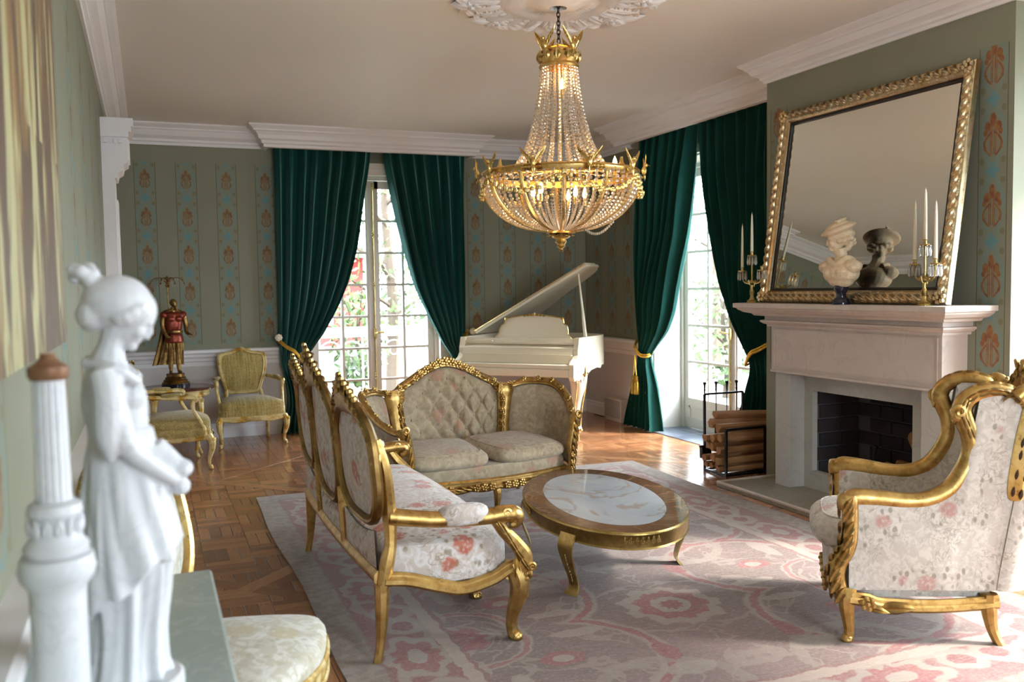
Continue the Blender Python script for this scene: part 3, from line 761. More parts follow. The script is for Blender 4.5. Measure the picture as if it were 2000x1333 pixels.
# ================================================================== FURNITURE HELPERS
def ring(m, O, I, t, nrm=None):
    """flat carved frame between outer outline O and inner outline I (3D lists)"""
    n = len(O); O = [V(p) for p in O]; I = [V(p) for p in I]; vs = []
    C = sum(O, V((0, 0, 0)))/n
    for i in range(n):
        tg = (O[(i+1) % n]-O[i-1]).normalized(); side = (O[i]-I[i]); 
        if side.length < 1e-6: side = O[i]-C
        k = tg.cross(side).normalized()
        if nrm and k.dot(V(nrm)) < 0: k = -k
        M_ = (O[i]+I[i])/2
        vs += [O[i]-k*t*.25, O[i]+k*t*.25, O[i]*.7+I[i]*.3+k*t*.62, M_+k*t*.42, I[i]*.75+O[i]*.25+k*t*.6, I[i]+k*t*.2, I[i]-k*t*.2, I[i]*.75+O[i]*.25-k*t*.6, M_-k*t*.42, O[i]*.7+I[i]*.3-k*t*.62]
    K = 10; fs = [(i*K+j, ((i+1) % n)*K+j, ((i+1) % n)*K+(j+1) % K, i*K+(j+1) % K) for i in range(n) for j in range(K)]
    return m.add(vs, fs)
def sup_outline(cx, cz, a, b, e=2.4, n=40, top=None, dip=0.0):
    P = []
    for i in range(n):
        t = 2*pi*i/n; c, s_ = cos(t), sin(t)
        x = cx+a*math.copysign(abs(c)**(2/e), c); z = cz+b*math.copysign(abs(s_)**(2/e), s_)
        if s_ > 0 and top: z += top*max(0, 1-abs(x-cx)/(a*.62))**1.3
        if s_ > 0 and dip: z -= dip*math.exp(-((abs(x-cx)/a-.78)/.16)**2)
        P.append((x, z))
    return P
def cabriole(m, x, y, h, dx, dy, r0=.034, r1=.016, bulge=.035, toe=.03, sides=8):
    P = cr([(x, y, h), (x+dx*bulge, y+dy*bulge, h*.82), (x+dx*bulge*.9, y+dy*bulge*.9, h*.62), (x-dx*.004, y-dy*.004, h*.32), (x-dx*.004, y-dy*.004, h*.12), (x+dx*toe*.5, y+dy*toe*.5, .028), (x+dx*toe, y+dy*toe, .012)], 4)
    m.tube(P, [r0, r0*1.05, r0*.9, r1*1.15, r1, r1*1.25, r1*.9], sides)
    m.ball((x+dx*toe*.8, y+dy*toe*.8, r1*1.0), (r1*1.25, r1*1.25, r1), 8, m=5)
    m.leaf((x+dx*(bulge+r0*.7), y+dy*(bulge+r0*.7), h*.72), (0, 0, -1), (dx, dy, 0), h*.34, r0*1.3, r0*.4)
    m.rosette((x+dx*(bulge+r0*.8), y+dy*(bulge+r0*.8), h*.88), (dx, dy, 0), r0*.75)
def straightleg(m, x, y, h, dx, dy, r0=.028, r1=.016, sp=.07):
    P = cr([(x, y, h), (x+dx*sp*.05, y+dy*sp*.05, h*.7), (x+dx*sp*.35, y+dy*sp*.35, h*.3), (x+dx*sp, y+dy*sp, 0.0)], 4)
    m.tube(P, [r0, r0*.9, r1*1.1, r1], 8)
def cushion(name, parent, c, r, mat, e=5, pip=True, M=None):
    m = MB(); m.super(c, r, e, 32, 14, M, e2=2.6); o = obj(name, m, mat, parent)
    if pip:
        for s_ in (1, -1):
            q = MB(); P = []
            for k in range(40):
                a = 2*pi*k/40; sp = lambda v: math.copysign(abs(v)**(2/e), v)
                ph = s_*R(38); cc = cos(ph)**(2/2.6)
                P.append((c[0]+r[0]*cc*sp(cos(a))*1.005, c[1]+r[1]*cc*sp(sin(a))*1.005, c[2]+r[2]*math.copysign(abs(sin(ph))**(2/2.6), ph)))
            if M: P = [M @ V(p) for p in P]
            q.tube(P, .0045, 6, closed=True); obj('piping', q, mat, o)
    return o
def seat_solid(outline, z0, z1, crown=.04, n_r=6):
    """outline (x,y) ccw; boxed upholstered seat"""
    m = MB(); n = len(outline); C = V((sum(p[0] for p in outline)/n, sum(p[1] for p in outline)/n))
    lev = [(1.0, z0), (1.012, z0+(z1-z0)*.35), (1.012, z0+(z1-z0)*.7), (.99, z1-.006), (.955, z1+.006)]; vs = []
    for s_, z in lev: vs += [(C.x+(p[0]-C.x)*s_, C.y+(p[1]-C.y)*s_, z) for p in outline]
    for j in range(1, n_r):
        q = 1-j/n_r; vs += [(C.x+(p[0]-C.x)*q*.955, C.y+(p[1]-C.y)*q*.955, z1+.006+crown*(1-q**2.4)) for p in outline]
    rows = len(lev)+n_r-1; vs.append((C.x, C.y, z1+.006+crown)); L = len(vs)-1
    fs = [(j*n+k, j*n+(k+1) % n, (j+1)*n+(k+1) % n, (j+1)*n+k) for j in range(rows-1) for k in range(n)]
    fs += [((rows-1)*n+k, (rows-1)*n+(k+1) % n, L) for k in range(n)]; fs.append(tuple(range(n-1, -1, -1)))
    return m.add(vs, fs)
def rail_along(m, pts, h, t, wav=0.0, nw=2, out=1):
    """seat rail: pts (x,y,z) path, vertical band h with rolled lower lip"""
    n = len(pts); P = [V(p) for p in pts]
    lo = [V((p.x, p.y, p.z-h-wav*abs(sin(pi*nw*i/(n-1))))) for i, p in enumerate(P)]
    m.tube(P, t*.55, 8); m.tube(lo, t*.8, 8)
    for i in range(n-1):
        a, b, c, d = P[i], P[i+1], lo[i+1], lo[i]
        k = V(((b-a).y, -(b-a).x, 0)); k = k.normalized()*t*.35 if k.length > 0 else V((0, 0, 0))
        m.add([a+k, b+k, c+k, d+k, a-k, b-k, c-k, d-k], [(0, 1, 2, 3), (7, 6, 5, 4)])
# ------------------------------------------------------------------ long settee (seen from behind)
def settee():
    t = thing('long_settee', 'long gilt settee with three crested oval backs and rose brocade, seen from behind', 'sofa', (1.42, 4.28, 0), R(90))
    def by(x, z): return .60+.03*(1-(x/.95)**2)+.04*max(0, z-.45)/.5+.035*max(0, z-.95)/.2
    def mp(x, z): return V((x, by(x, z), z))
    G = GOLD
    for i, (cx, hw, zb, zt, cr_) in enumerate(((-.625, .315, .545, 1.05, .10), (0, .31, .50, 1.10, .14), (.625, .315, .545, 1.05, .10))):
        zc, hh = (zb+zt)/2, (zt-zb)/2
        O = sup_outline(cx, zc, hw, hh, 3.0, 56, top=cr_); I = sup_outline(cx, zc-.008, hw-.048, hh-.048, 2.9, 56)
        # ragged carved crest
        O2 = [(x, z+(.012*abs(sin(i_*1.9)) if z > zt-.10 else 0)) for i_, (x, z) in enumerate(O)]
        f = MB(); ring(f, [mp(*p) for p in O2], [mp(*p) for p in I], .034, (0, 1, 0)); bk = obj('back_frame', f, G, t)
        f = MB(); f.puff([mp(*p) for p in I], (0, 1, .15), .022, p=2); f.puff([mp(*p)-V((0, .004, 0)) for p in I[::-1]], (0, -1, -.1), .04, p=2); obj('back_upholstery', f, F_SET, t)
        c = MB()
        for s_ in (-1, 1):
            for yy in (1, -1):
                nr = (0, yy, 0); q = mp(cx, zt+cr_*.75)+V((0, yy*.012, 0))
                if s_ == 1: c.rosette(q+V((0, 0, -.02)), nr, .030)
                for k in range(5):
                    x = cx+s_*(.035+.038*k); z = zt+cr_*max(0, 1-abs(x-cx)/(hw*.62))**1.3-.01-.006*k
                    c.leaf(mp(x, z)+V((0, yy*.012, 0)), (s_, 0, -.25-.1*k), nr, .07, .035, .022)
                for k in range(4):
                    a = R(8+18*k); x = cx+s_*hw*.95*cos(a)**.75; z = zc+hh*.95*sin(a)**.8
                    c.leaf(mp(x, z)+V((0, yy*.013, 0)), (s_*-sin(a), 0, cos(a)), nr, .06, .024, .016)
        for k in range(13):
            x = cx+(k-6)*.026; z = zt+cr_*max(0, 1-abs(x-cx)/(hw*.62))**1.3+.004
            c.ball(mp(x, z), (.012, .014, .013), 6, m=4)
        obj('carved_crest', c, G, bk, kind='stuff')
    # lower back: upholstered strip + rail
    for (xa, xb) in ((-.80, -.31), (-.29, .29), (.31, .80)):
        P = []
        for k in range(10): x = xa+(xb-xa)*k/9; P.append(mp(x, .535-.03*sin(pi*k/9)))
        for k in range(10): x = xb+(xa-xb)*k/9; P.append(mp(x, .375))
        f = MB(); f.puff(P[::-1], (0, 1, 0), .03, p=2); f.puff([p-V((0, .01, 0)) for p in P], (0, -1, 0), .01, p=2); obj('lower_back_upholstery', f, F_SET, t)
    m = MB(); P = [mp(-.84+1.68*k/20, .355) for k in range(21)]; m.tube(P, .032, 8, asp=.8); P = [mp(-.84+1.68*k/20, .545) for k in range(21)]
    for x in (-.30, .30): m.tube([mp(x, .34), mp(x, .62)], .024, 8)
    obj('back_rail', m, G, t)
    for s_ in (-1, 1):
        m = MB(); m.tube(cr([(s_*.84, .60, .30), (s_*.845, .575, .42), (s_*.85, .562, .50), (s_*.852, .566, .62), (s_*.90, .59, .80), (s_*.905, .62, .92)], 5), [.026, .030, .024, .030, .024, .014], 8); obj('back_post', m, G, t)
        m = MB(); straightleg(m, s_*.835, .598, .33, s_*.1, .9, .032, .017, .03); obj('leg', m, G, t)
    # seat
    def front(x): return .03+.035*(x/.84)**2
    out = [(x, front(x)) for x in [-.80+1.6*k/20 for k in range(21)]]+[(.835, .12), (.85, .3), (.82, .585)]+[(x, by(x, .4)-.04) for x in [.7-.14*k for k in range(11)]]+[(-.82, .585), (-.85, .3), (-.835, .12)]
    obj('seat', seat_solid(out, .303, .470, .055), F_SET, t)
    # rails: front and serpentine sides
    m = MB(); rail_along(m, [(x, front(x)-.012, .335) for x in [-.84+1.68*k/24 for k in range(25)]], .045, .024, .02, 3)
    for k in range(7): m.leaf((-.6+.2*k, front(-.6+.2*k)-.035, .30), (1, 0, 0), (0, -1, 0), .13, .05, .02)
    for x in (-.3, .3): m.rosette((x, -.01, .30), (0, -1, 0), .03)
    obj('front_rail', m, G, t)
    for s_ in (-1, 1):
        m = MB(); zz = crs([.322, .318, .285, .262, .285, .305, .330, .342], 5); yy = crs([.0, .06, .13, .26, .36, .42, .50, .59], 5)
        P = [(s_*(.858-.01*abs(k/len(zz)-.5)), yy[k], zz[k]) for k in range(len(zz))]; m.tube(P, .021, 8); m.tube([(p[0]-s_*.008, p[1], p[2]+.022) for p in P], .015, 8); obj('side_rail', m, G, t)
    # cabriole front legs + middle
    for x in (-.845, -.30, .30, .845):
        s_ = 0 if abs(x) < .5 else math.copysign(.65, x); m = MB(); cabriole(m, x-s_*.02, .035 if s_ else .02, .335, s_, -.75, .043, .023, .03, .02)
        if s_: m.scroll((x, -.02, .30), (0, 0, 1), (0, -1, 0), .028, .011); m.leaf((x+s_*.03, .03, .30), (0, 0, -1), (s_, 0, 0), .16, .05, .03)
        obj('leg', m, G, t)
    # arms
    for s_ in (-1, 1):
        m = MB(); P = cr([(s_*.85, .565, .600), (s_*.862, .47, .585), (s_*.868, .36, .570), (s_*.87, .17, .560), (s_*.872, .10, .565), (s_*.873, .045, .562), (s_*.873, .025, .545), (s_*.873, .035, .520), (s_*.873, .060, .515)], 5)
        m.tube(P, [.038, .036, .036, .036, .038, .038, .032, .024, .016], 10, upv=(s_, 0, 0), asp=.95)
        for q in (-1, 1): m.scroll((s_*.873+q*.026, .085, .55), (0, -1, 0), (q, 0, 0), .022, .010)
        m.tube(cr([(s_*.868, .125, .545), (s_*.868, .085, .49), (s_*.866, .035, .435), (s_*.86, -.01, .37), (s_*.855, -.005, .31)], 6), [.022, .028, .030, .034, .036], 8)
        for k in range(5): m.leaf((s_*(.895), .10-.024*k, .51-.04*k), (0, -.5, -.8), (s_, 0, .1), .09, .026, .02)
        for k in range(4): m.leaf((s_*.868, .075-.025*k, .49-.045*k), (0, -.35, -.9), (0, -1, .3), .08, .04, .02)
        m.scroll((s_*.892, -.01, .33), (0, 0, 1), (s_, 0, 0), .02, .008, hand=s_)
        a = obj('arm', m, G, t)
        q = MB(); q.super((s_*.868, .262, .580), (.044, .110, .044), 3, 16, 8); obj('arm_pad', q, F_SET, a)
    return t
settee()
# ------------------------------------------------------------------ loveseat
def loveseat():
    t = thing('tufted_loveseat', 'taupe loveseat with a buttoned centre back, rose carved gilt crest and two seat cushions', 'sofa', (2.06, 5.40, 0), R(7))
    G = GOLD
    def wall(u):  # plan of the back: u -1..1 -> (x,y)
        x = .70*sin(u*pi/2*.98); y = .62-.50*max(0, abs(u)-.50)**1.6/(.5**1.6)*1.0
        return x, y
    # plan curve: back straight in the middle, wings sweep forward
    plan = cr([(-.60, .06, 0), (-.675, .25, 0), (-.66, .46, 0), (-.52, .60, 0), (-.32, .655, 0), (0, .665, 0), (.32, .655, 0), (.52, .60, 0), (.66, .46, 0), (.675, .25, 0), (.60, .06, 0)], 6)
    n = len(plan)
    tops = [(0, .60), (.05, .625), (.13, .73), (.19, .80), (.28, .815), (.34, .79), (.372, .765), (.41, .83), (.5, .965), (.59, .83), (.628, .765), (.66, .79), (.72, .815), (.81, .80), (.87, .73), (.95, .625), (1, .60)]
    def top(q): return clerp(tops, q)
    def P(q, z, off=0):
        i = q*(n-1); a = plan[int(min(i, n-1))]; b = plan[min(int(i)+1, n-1)]; f = i-int(i); p = a.lerp(b, f)
        d = (plan[min(int(i)+1, n-1)]-plan[max(int(i)-0, 0)]) if int(i) < n-1 else plan[-1]-plan[-2]
        k = V((-d.y, d.x, 0)); k = k.normalized() if k.length else V((0, 1, 0))
        fl = .07*max(0, z-.3)/.5       # flare outwards
        c = V((0, .35, 0)); o = (p-c).normalized()
        return V((p.x, p.y, z))+o*fl+o*off
    # inner faces: three panels
    def panel(q0, q1, name, tuft=False, inner=True):
        NU, NV = (96, 60) if tuft else (20, 12)
        def fn(u, v):
            q = q0+(q1-q0)*u; zb = .30; zt = top(q)-.035; z = zb+(zt-zb)*v
            e = min(u, 1-u, )*2; e2 = min(v, 1-v)*2; bulge = .05*(min(1, e*1.8))**.5*(min(1, e2*2.2))**.5
            if tuft:
                U, Vv = u*7.0, (z-.40)*11.0
                a = (U+Vv*.5*1.0); b = (U-Vv*.5*1.0)
                d = abs(sin(pi*a))*abs(sin(pi*b)); bulge = bulge*(.35+1.15*d**.5)
            return P(q, z, -bulge-.005)
        m = MB(); m.grid(fn, NU, NV); m.sm = 'all' if tuft else True; return obj(name, m, F_LOVE, t)
    panel(.02, .345, 'wing_upholstery'); panel(.655, .98, 'wing_upholstery'); pc = panel(.372, .628, 'tufted_back', True)
    b = MB()
    for i in range(13):
        for j in range(-1, 6):
            a_, b_ = i, j*1
            # tuft nodes where sin(pi a)=sin(pi b)=0: U+V/2=i, U-V/2=k
            for k_ in range(-2, 9):
                U = (i+k_)/2; Vv = (i-k_); u = U/7; z = Vv/11+.40
                if 0.04 < u < .96 and .47 < z < top(.372+.256*u)-.07 and j == 0: b.ball(P(.372+.256*u, z, -.03), .009, 6, m=4)
    obj('button', b, F_LOVE, pc, kind='stuff')
    # outer shell
    m = MB(); m.grid(lambda u, v: P(.01+.98*u, .25+(top(.01+.98*u)-.02-.25)*v, .022), 60, 8); obj('outer_back', m, F_LOVE, t)
    # top frame
    m = MB(); Q = [P(k/120, top(k/120), .006) for k in range(121)]; m.tube(Q, [.020]*121, 8, asp=1.3); m.tube([p+V((0, 0, -.018))-(V((p.x, p.y-.35, 0)).normalized()*.018) for p in Q], .010, 6)
    fr = obj('top_rail', m, G, t)
    c = MB()
    for k in range(3, 118):
        q = k/120; p = P(q, top(q), .006); tg = (P(min(1, q+.01), top(min(1, q+.01)))-P(max(0, q-.01), top(max(0, q-.01)))).normalized(); inn = -(V((p.x, p.y-.35, 0)).normalized())
        if k % 4 == 0: c.leaf(p+inn*.012+V((0, 0, .006)), tg*(1 if q > .5 else -1), inn+V((0, 0, .5)), .055, .03, .018)
        if k % 6 == 0: c.rosette(p+V((0, 0, .012))+inn*.008, inn+V((0, 0, 1)), .026)
    for k in range(-5, 6):   # rose crest
        q = .5+k*.012; p = P(q, top(q)+.012-.004*abs(k), 0); c.rosette(p+V((0, -.012, 0)), (0, -1, .4), .038-.002*abs(k))
    for s_ in (-1, 1):
        for k in range(4): 
            q = .5+s_*(.03+.02*k); p = P(q, top(q)-.028, -.02); c.scroll(p, (s_, 0, -.2), (0, -1, 0), .020, .008, hand=s_); c.leaf(p+V((s_*.02, 0, .01)), (s_, 0, -.3), (0, -1, 0), .06, .03, .02)
    obj('carved_roses', c, G, fr, kind='stuff')
    # vertical carved drops between panels
    for s_ in (-1, 1):
        q = .5+s_*.142; m = MB(); L = [P(q, z, -.035) for z in (.37, .42, .50, .60, .68, .75, .80)]; m.tube(cr(L, 4), [.012, .030, .026, .028, .032, .040, .026], 12, upv=(0, 1, 0), asp=1.75)
        dr = obj('back_splat', m, G, t); c = MB()
        for k in range(7): 
            p = P(q, .42+.045*k, -.068); c.leaf(p, (0.25*s_*(-1)**k, 0, -1), (0, -1, 0), .09, .06, .035)
            if k % 2 == 0: c.rosette(p+V((0, -.010, 0)), (0, -1, 0), .024)
        for h in (-1, 1):
            for k in range(3): c.scroll(P(q, .72+.02*k, -.075)+V((h*.015, 0, 0)), (h, 0, .4), (0, -1, 0), .022, .009, hand=h); c.leaf(P(q+h*.02, .74+.02*k, -.05), (h, 0, .3), (0, -1, .2), .08, .03, .02)
            for k in range(3): c.rosette(P(q+h*.012*k, .79, -.04), (0, -1, .4), .02)
        obj('carved_drop', c, G, dr)
    # arm fronts
    for s_ in (-1, 1):
        m = MB(); L = cr([(s_*.655, .045, .61), (s_*.625, .01, .59), (s_*.605, .0, .52), (s_*.585, .005, .42), (s_*.60, .0, .33), (s_*.585, .01, .24)], 5)
        m.tube(L, [.022, .036, .030, .024, .026, .024], 10)
        for k in range(7): m.leaf(V((s_*(.622-.006*k), -.028, .58-.05*k)), (s_*.35, 0, -1), (0, -1, 0), .085, .045, .024)
        for k in range(3): m.rosette((s_*.585, -.03, .36-.045*k), (0, -1, 0), .022)
        m.scroll((s_*.63, -.03, .605), (s_, 0, 0), (0, -1, 0), .026, .012, hand=s_)
        obj('arm_front', m, G, t)
    # seat deck + cushions
    def fy(x): return -.02+.10*(x/.57)**2
    out = [(-.57+1.14*k/16, fy(-.57+1.14*k/16)) for k in range(17)]+[(.58, .3), (.50, .55), (0, .60), (-.50, .55), (-.58, .3)]
    obj('seat_deck', seat_solid(out, .245, .345, .0), F_LOVE, t)
    for s_ in (-1, 1):
        Mx = Matrix.Translation((s_*.283, .27, .40)) @ Matrix.Rotation(s_*R(7), 4, 'Z') @ Matrix.Rotation(R(3), 4, 'X')
        cushion('seat_cushion', t, (0, 0, 0), (.288, .295, .072), F_LOVE, 5, True, Mx)
    m = MB(); pp = [(-.585+1.17*k/30, fy(-.585+1.17*k/30)-.02, .262) for k in range(31)]; rail_along(m, pp, .045, .024, .012, 6); rl = obj('front_rail', m, G, t); c = MB()
    for k in range(-9, 10):
        x = k*.056
        if abs(k) in (1, 2, 3, 6, 7): c.rosette((x, fy(x)-.047, .222), (0, -1, 0), .028)
        elif abs(k) in (4, 5, 8, 9): c.leaf((x, fy(x)-.042, .225), (math.copysign(1, k), 0, .2), (0, -1, 0), .09, .045, .022)
    obj('carved_roses', c, G, rl, kind='stuff')
    for s_ in (-1, 1):
        m = MB(); rail_along(m, [P(.5+s_*(.49-.012*k), .255, .02) for k in range(12)], .03, .02); obj('side_rail', m, G, t)
        m = MB(); cabriole(m, s_*.575, .03, .22, s_*.5, -.7, .032, .017, .02, .02); obj('leg', m, G, t)
        m = MB(); straightleg(m, s_*.5, .58, .26, s_*.3, .8, .026, .016, .04); obj('leg', m, G, t)
    m = MB(); cabriole(m, 0, -.02, .21, 0, -.7, .026, .015, .01, .01); obj('leg', m, G, t)
loveseat()
# ------------------------------------------------------------------ wing chair
def wingchair():
    t = thing('wing_armchair', 'gilt wing armchair in cream sprigged brocade with its back to the camera side window', 'armchair', (2.875, 3.135, 0), R(-129))
    t['label'] = 'large gilt wing armchair in cream sprigged brocade beside the hearth'
    G = GOLD
    # side profile (y,z); x half width narrows with y, bulges with z
    def hx(y, z): return .375-.135*min(1, max(0, y)/.58)+.0
    edge = [(.0, .60), (.02, .615), (.10, .612), (.22, .600), (.31, .610), (.385, .655), (.43, .73), (.452, .80), (.448, .87), (.425, .93), (.412, .975), (.43, 1.02), (.48, 1.048), (.54, 1.052), (.60, 1.03), (.64, .985)]
    E_ = cr([(0, y, z) for y, z in edge], 4)
    def zt(y):  # top of the side at depth y
        best = 0
        for p in E_:
            if abs(p.y-y) < .02: best = max(best, p.z)
        return best
    for s_ in (-1, 1):
        # outline closed of the side panel (y,z)
        low = [(.64, .985), (.66, .8), (.64, .55), (.60, .30), (.575, .225), (.35, .21), (.12, .225), (-.005, .26), (-.02, .32), (.0, .44), (.0, .56)]
        inset = [(y+(.02 if y < .05 else 0)-(.0), z-.02) for y, z in edge[1:-1]]
        pts = [V((s_*hx(p.y, p.z), p.y, p.z)) for p in E_]+[V((s_*hx(y, z), y, z)) for y, z in [(q.y, q.z) for q in cr([(0, a, b) for a, b in low], 3)]]
        # triangulate as a grid in z for each y column: outer skin
        def top_(y): return clerp([(-.02, .60), (.0, .61), (.10, .612), (.22, .60), (.31, .61), (.385, .655), (.425, .72), (.45, .80), (.458, .92), (.47, 1.035), (.52, 1.05), (.58, 1.04), (.64, .99), (.66, .97)], y)
        def skin(off, u, v):
            y = .655*u; zb = .235; z = zb+(top_(y)-.012-zb)*v; y = u*min(.655, .575+.11*max(0, z-.22))
            bul = .02*sin(pi*min(1, v))*sin(pi*u)
            return V((s_*(hx(y, z)+off+bul*(1 if off > 0 else .6)), y+ .05*max(0, z-.3)*u, z))
        m = MB(); m.grid(lambda u, v: skin(.012, u, v), 40, 16); obj('side_upholstery', m, F_WING, t)
        m = MB(); m.grid(lambda u, v: skin(-.045, u, v), 40, 16); obj('inner_side_upholstery', m, F_WING, t)
        # ear roll fill between skins handled by the frame
        m = MB(); L = [V((s_*(hx(p.y, p.z)-.015), p.y+.05*max(0, p.z-.3)*min(1, p.y/.65), p.z)) for p in E_]
        k = len(L); m.tube(L, [.038, .038, .036, .034, .036, .038, .036, .036, .038, .040, .038, .034, .032, .030, .026], 10)
        arm = obj('arm_and_wing_frame', m, G, t)
        c = MB()
        for i in range(k):
            if i % 3 == 0 and L[i].z > .86:
                tg = (L[min(i+1, k-1)]-L[max(i-1, 0)]).normalized()
                c.leaf(L[i]+V((s_*.026, 0, 0)), tg, (s_, 0, 0), .10, .04, .022); c.leaf(L[i]+V((0, 0, .026)), tg, (0, -.3, 1), .09, .035, .02)
        c.scroll(L[int(k*.62)]+V((s_*.03, -.02, 0)), (0, -1, 0), (s_, 0, 0), .030, .013, hand=-s_)
        c.rosette(L[int(k*.62)]+V((0, -.03, 0)), (0, -1, 0), .028)
        obj('carved_wing_leaves', c, G, arm)
        # front post, twisted leaf column bulging at the knee
        m = MB(); L = cr([(s_*.375, .0, .60), (s_*.372, .005, .50), (s_*.372, -.005, .41), (s_*.372, -.045, .33), (s_*.368, -.04, .25), (s_*.362, -.005, .19)], 5)
        m.tube(L, [.036, .032, .034, .040, .036, .030], 10)
        m.super((s_*.375, -.008, .60), (.038, .04, .034), 4, 12, 8)
        for q in range(9): 
            a = L[int(q/9*(len(L)-1))]; m.leaf(a+V((s_*.034, -.008, -.01)), (0, -.5, -.85), (s_, 0, 0), .085, .045, .02); m.leaf(a+V((0, -.035, -.01)), (s_*-.5, 0, -.85), (0, -1, 0), .085, .05, .02)
        obj('front_post', m, G, t)
        m = MB(); cabriole(m, s_*.365, -.0, .24, s_*.4, -.55, .034, .020, .014, .012); obj('leg', m, G, t)
        m = MB(); straightleg(m, s_*.245, .545, .22, s_*.1, 1, .036, .020, .05); obj('leg', m, G, t)
        m = MB(); P_ = [V((s_*(hx(y, 0)+.012), y, .205-.022*sin(pi*y/.58)+(.012 if y < .1 else 0))) for y in [.58*k/16 for k in range(17)]]
        rail_along(m, P_, .022, .026, 0); m.rosette(P_[2]+V((s_*.03, 0, -.02)), (s_, 0, 0), .035); m.leaf(P_[5]+V((s_*.025, 0, -.02)), (0, 1, .1), (s_, 0, 0), .16, .06, .03); m.leaf(P_[3]+V((s_*.025, 0, -.03)), (0, 1, -.2), (s_, 0, 0), .10, .04, .03); obj('side_rail', m, G, t)
    # back: curved shell joining the sides
    def bk(off, u, v):
        a = (u-.5)*2; zb = .235; ztp = .985+.07*(1-a*a); z = zb+(ztp-zb)*v
        sa, ca = sin(a*pi/2), cos(a*pi/2); k_ = (.252+off*.6); return V((math.copysign(abs(sa)**.85, sa)*k_, .572+.11*max(0, z-.22)+.05*max(0, z-.3)+(.15+off)*max(0, ca)**.85, z))
    m = MB(); m.grid(lambda u, v: bk(.012, u, v), 40, 14); obj('outer_back', m, F_WING, t)
    m = MB(); m.grid(lambda u, v: bk(-.06-.05*sin(pi*u)*sin(pi*v), u, v), 24, 14); obj('inner_back', m, F_WING, t)
    # crest
    L = cr([(-.27, .63, 1.03), (-.25, .665, 1.055), (-.17, .70, 1.02), (-.13, .715, 1.03), (-.08, .725, 1.085), (0, .73, 1.11), (.08, .725, 1.085), (.13, .715, 1.03), (.17, .70, 1.02), (.25, .665, 1.055), (.27, .63, 1.03)], 5)
    m = MB(); m.tube(L, .030, 10); cf = obj('crest_rail', m, G, t); c = MB()
    for i, p in enumerate(L):
        if i % 3 == 1: 
            for yy in (-1, 1): c.leaf(p+V((0, yy*.026, 0)), (L[min(i+1, len(L)-1)]-L[i-1]), (0, yy, .3), .08, .04, .02)
    for s_ in (-1, 0, 1):
        c.rosette(V((s_*.15, .705, 1.045)) if s_ else V((0, .735, 1.145)), (0, 0, 1), .04)
        for q in range(4): c.scroll(V((s_*.15+.02*(q-1.5), .70, 1.03 if s_ else 1.12)), (1 if q > 1 else -1, 0, .3), (0, -1 if q % 2 else 1, .3), .022, .009)
    obj('carved_crest', c, G, cf, kind='stuff')
    # gilt panel down the rear corners; dark drops paint the shade of its piercings
    def cpos(s_, a, z, e):
        yr = min(.655, .575+.11*max(0, z-.22))+.05*max(0, z-.3)
        if a < 0: return V((s_*(hx(yr+a*.9, z)+.018+e), yr+a*.9, z))
        u_ = .5+s_*.5*(1-a*3.0); q = bk(.016+e, u_, (z-.235)/.75); return V((q.x, q.y, z))
    for s_ in (-1, 1):
        m = MB(); O = sup_outline(0, .81, .046, .20, 3.2, 36); T = []
        for (a, z) in O:
            T.append(cpos(s_, a, z, .004))
        m.puff(T if s_ > 0 else T[::-1], (s_*.92, .3, 0), .010, rings=3, back=.006); pn = obj('pierced_panel', m, GOLDB, t)
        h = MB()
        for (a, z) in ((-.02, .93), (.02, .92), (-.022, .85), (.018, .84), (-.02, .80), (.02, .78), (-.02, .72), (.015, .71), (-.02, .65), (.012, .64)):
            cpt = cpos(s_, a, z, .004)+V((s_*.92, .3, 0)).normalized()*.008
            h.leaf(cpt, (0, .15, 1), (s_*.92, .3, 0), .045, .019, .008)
        obj('cutout_shade_drops', h, flat('cutout_shadow', (.05, .018, .006), .8) if s_ < 0 else bpy.data.materials['cutout_shadow'], pn, kind='stuff')
    # seat
    out = [(-.33+.66*k/12, -.055-.03*cos((k/12-.5)*pi)) for k in range(13)]+[(.34, .1), (.23, .55), (0, .57), (-.23, .55), (-.34, .1)]
    obj('seat_deck', seat_solid(out, .20, .36, 0), F_WING, t)
    cushion('seat_cushion', t, (0, .165, .42), (.272, .31, .098), F_WING, 4, True)
    m = MB(); rail_along(m, [(-.35+.7*k/16, -.025-.035*cos((k/16-.5)*pi), .21) for k in range(17)], .03, .024, .015, 2)
    for k in range(-2, 3): m.rosette((k*.1, -.082, .19), (0, -1, 0), .028)
    obj('front_rail', m, G, t)
wingchair()
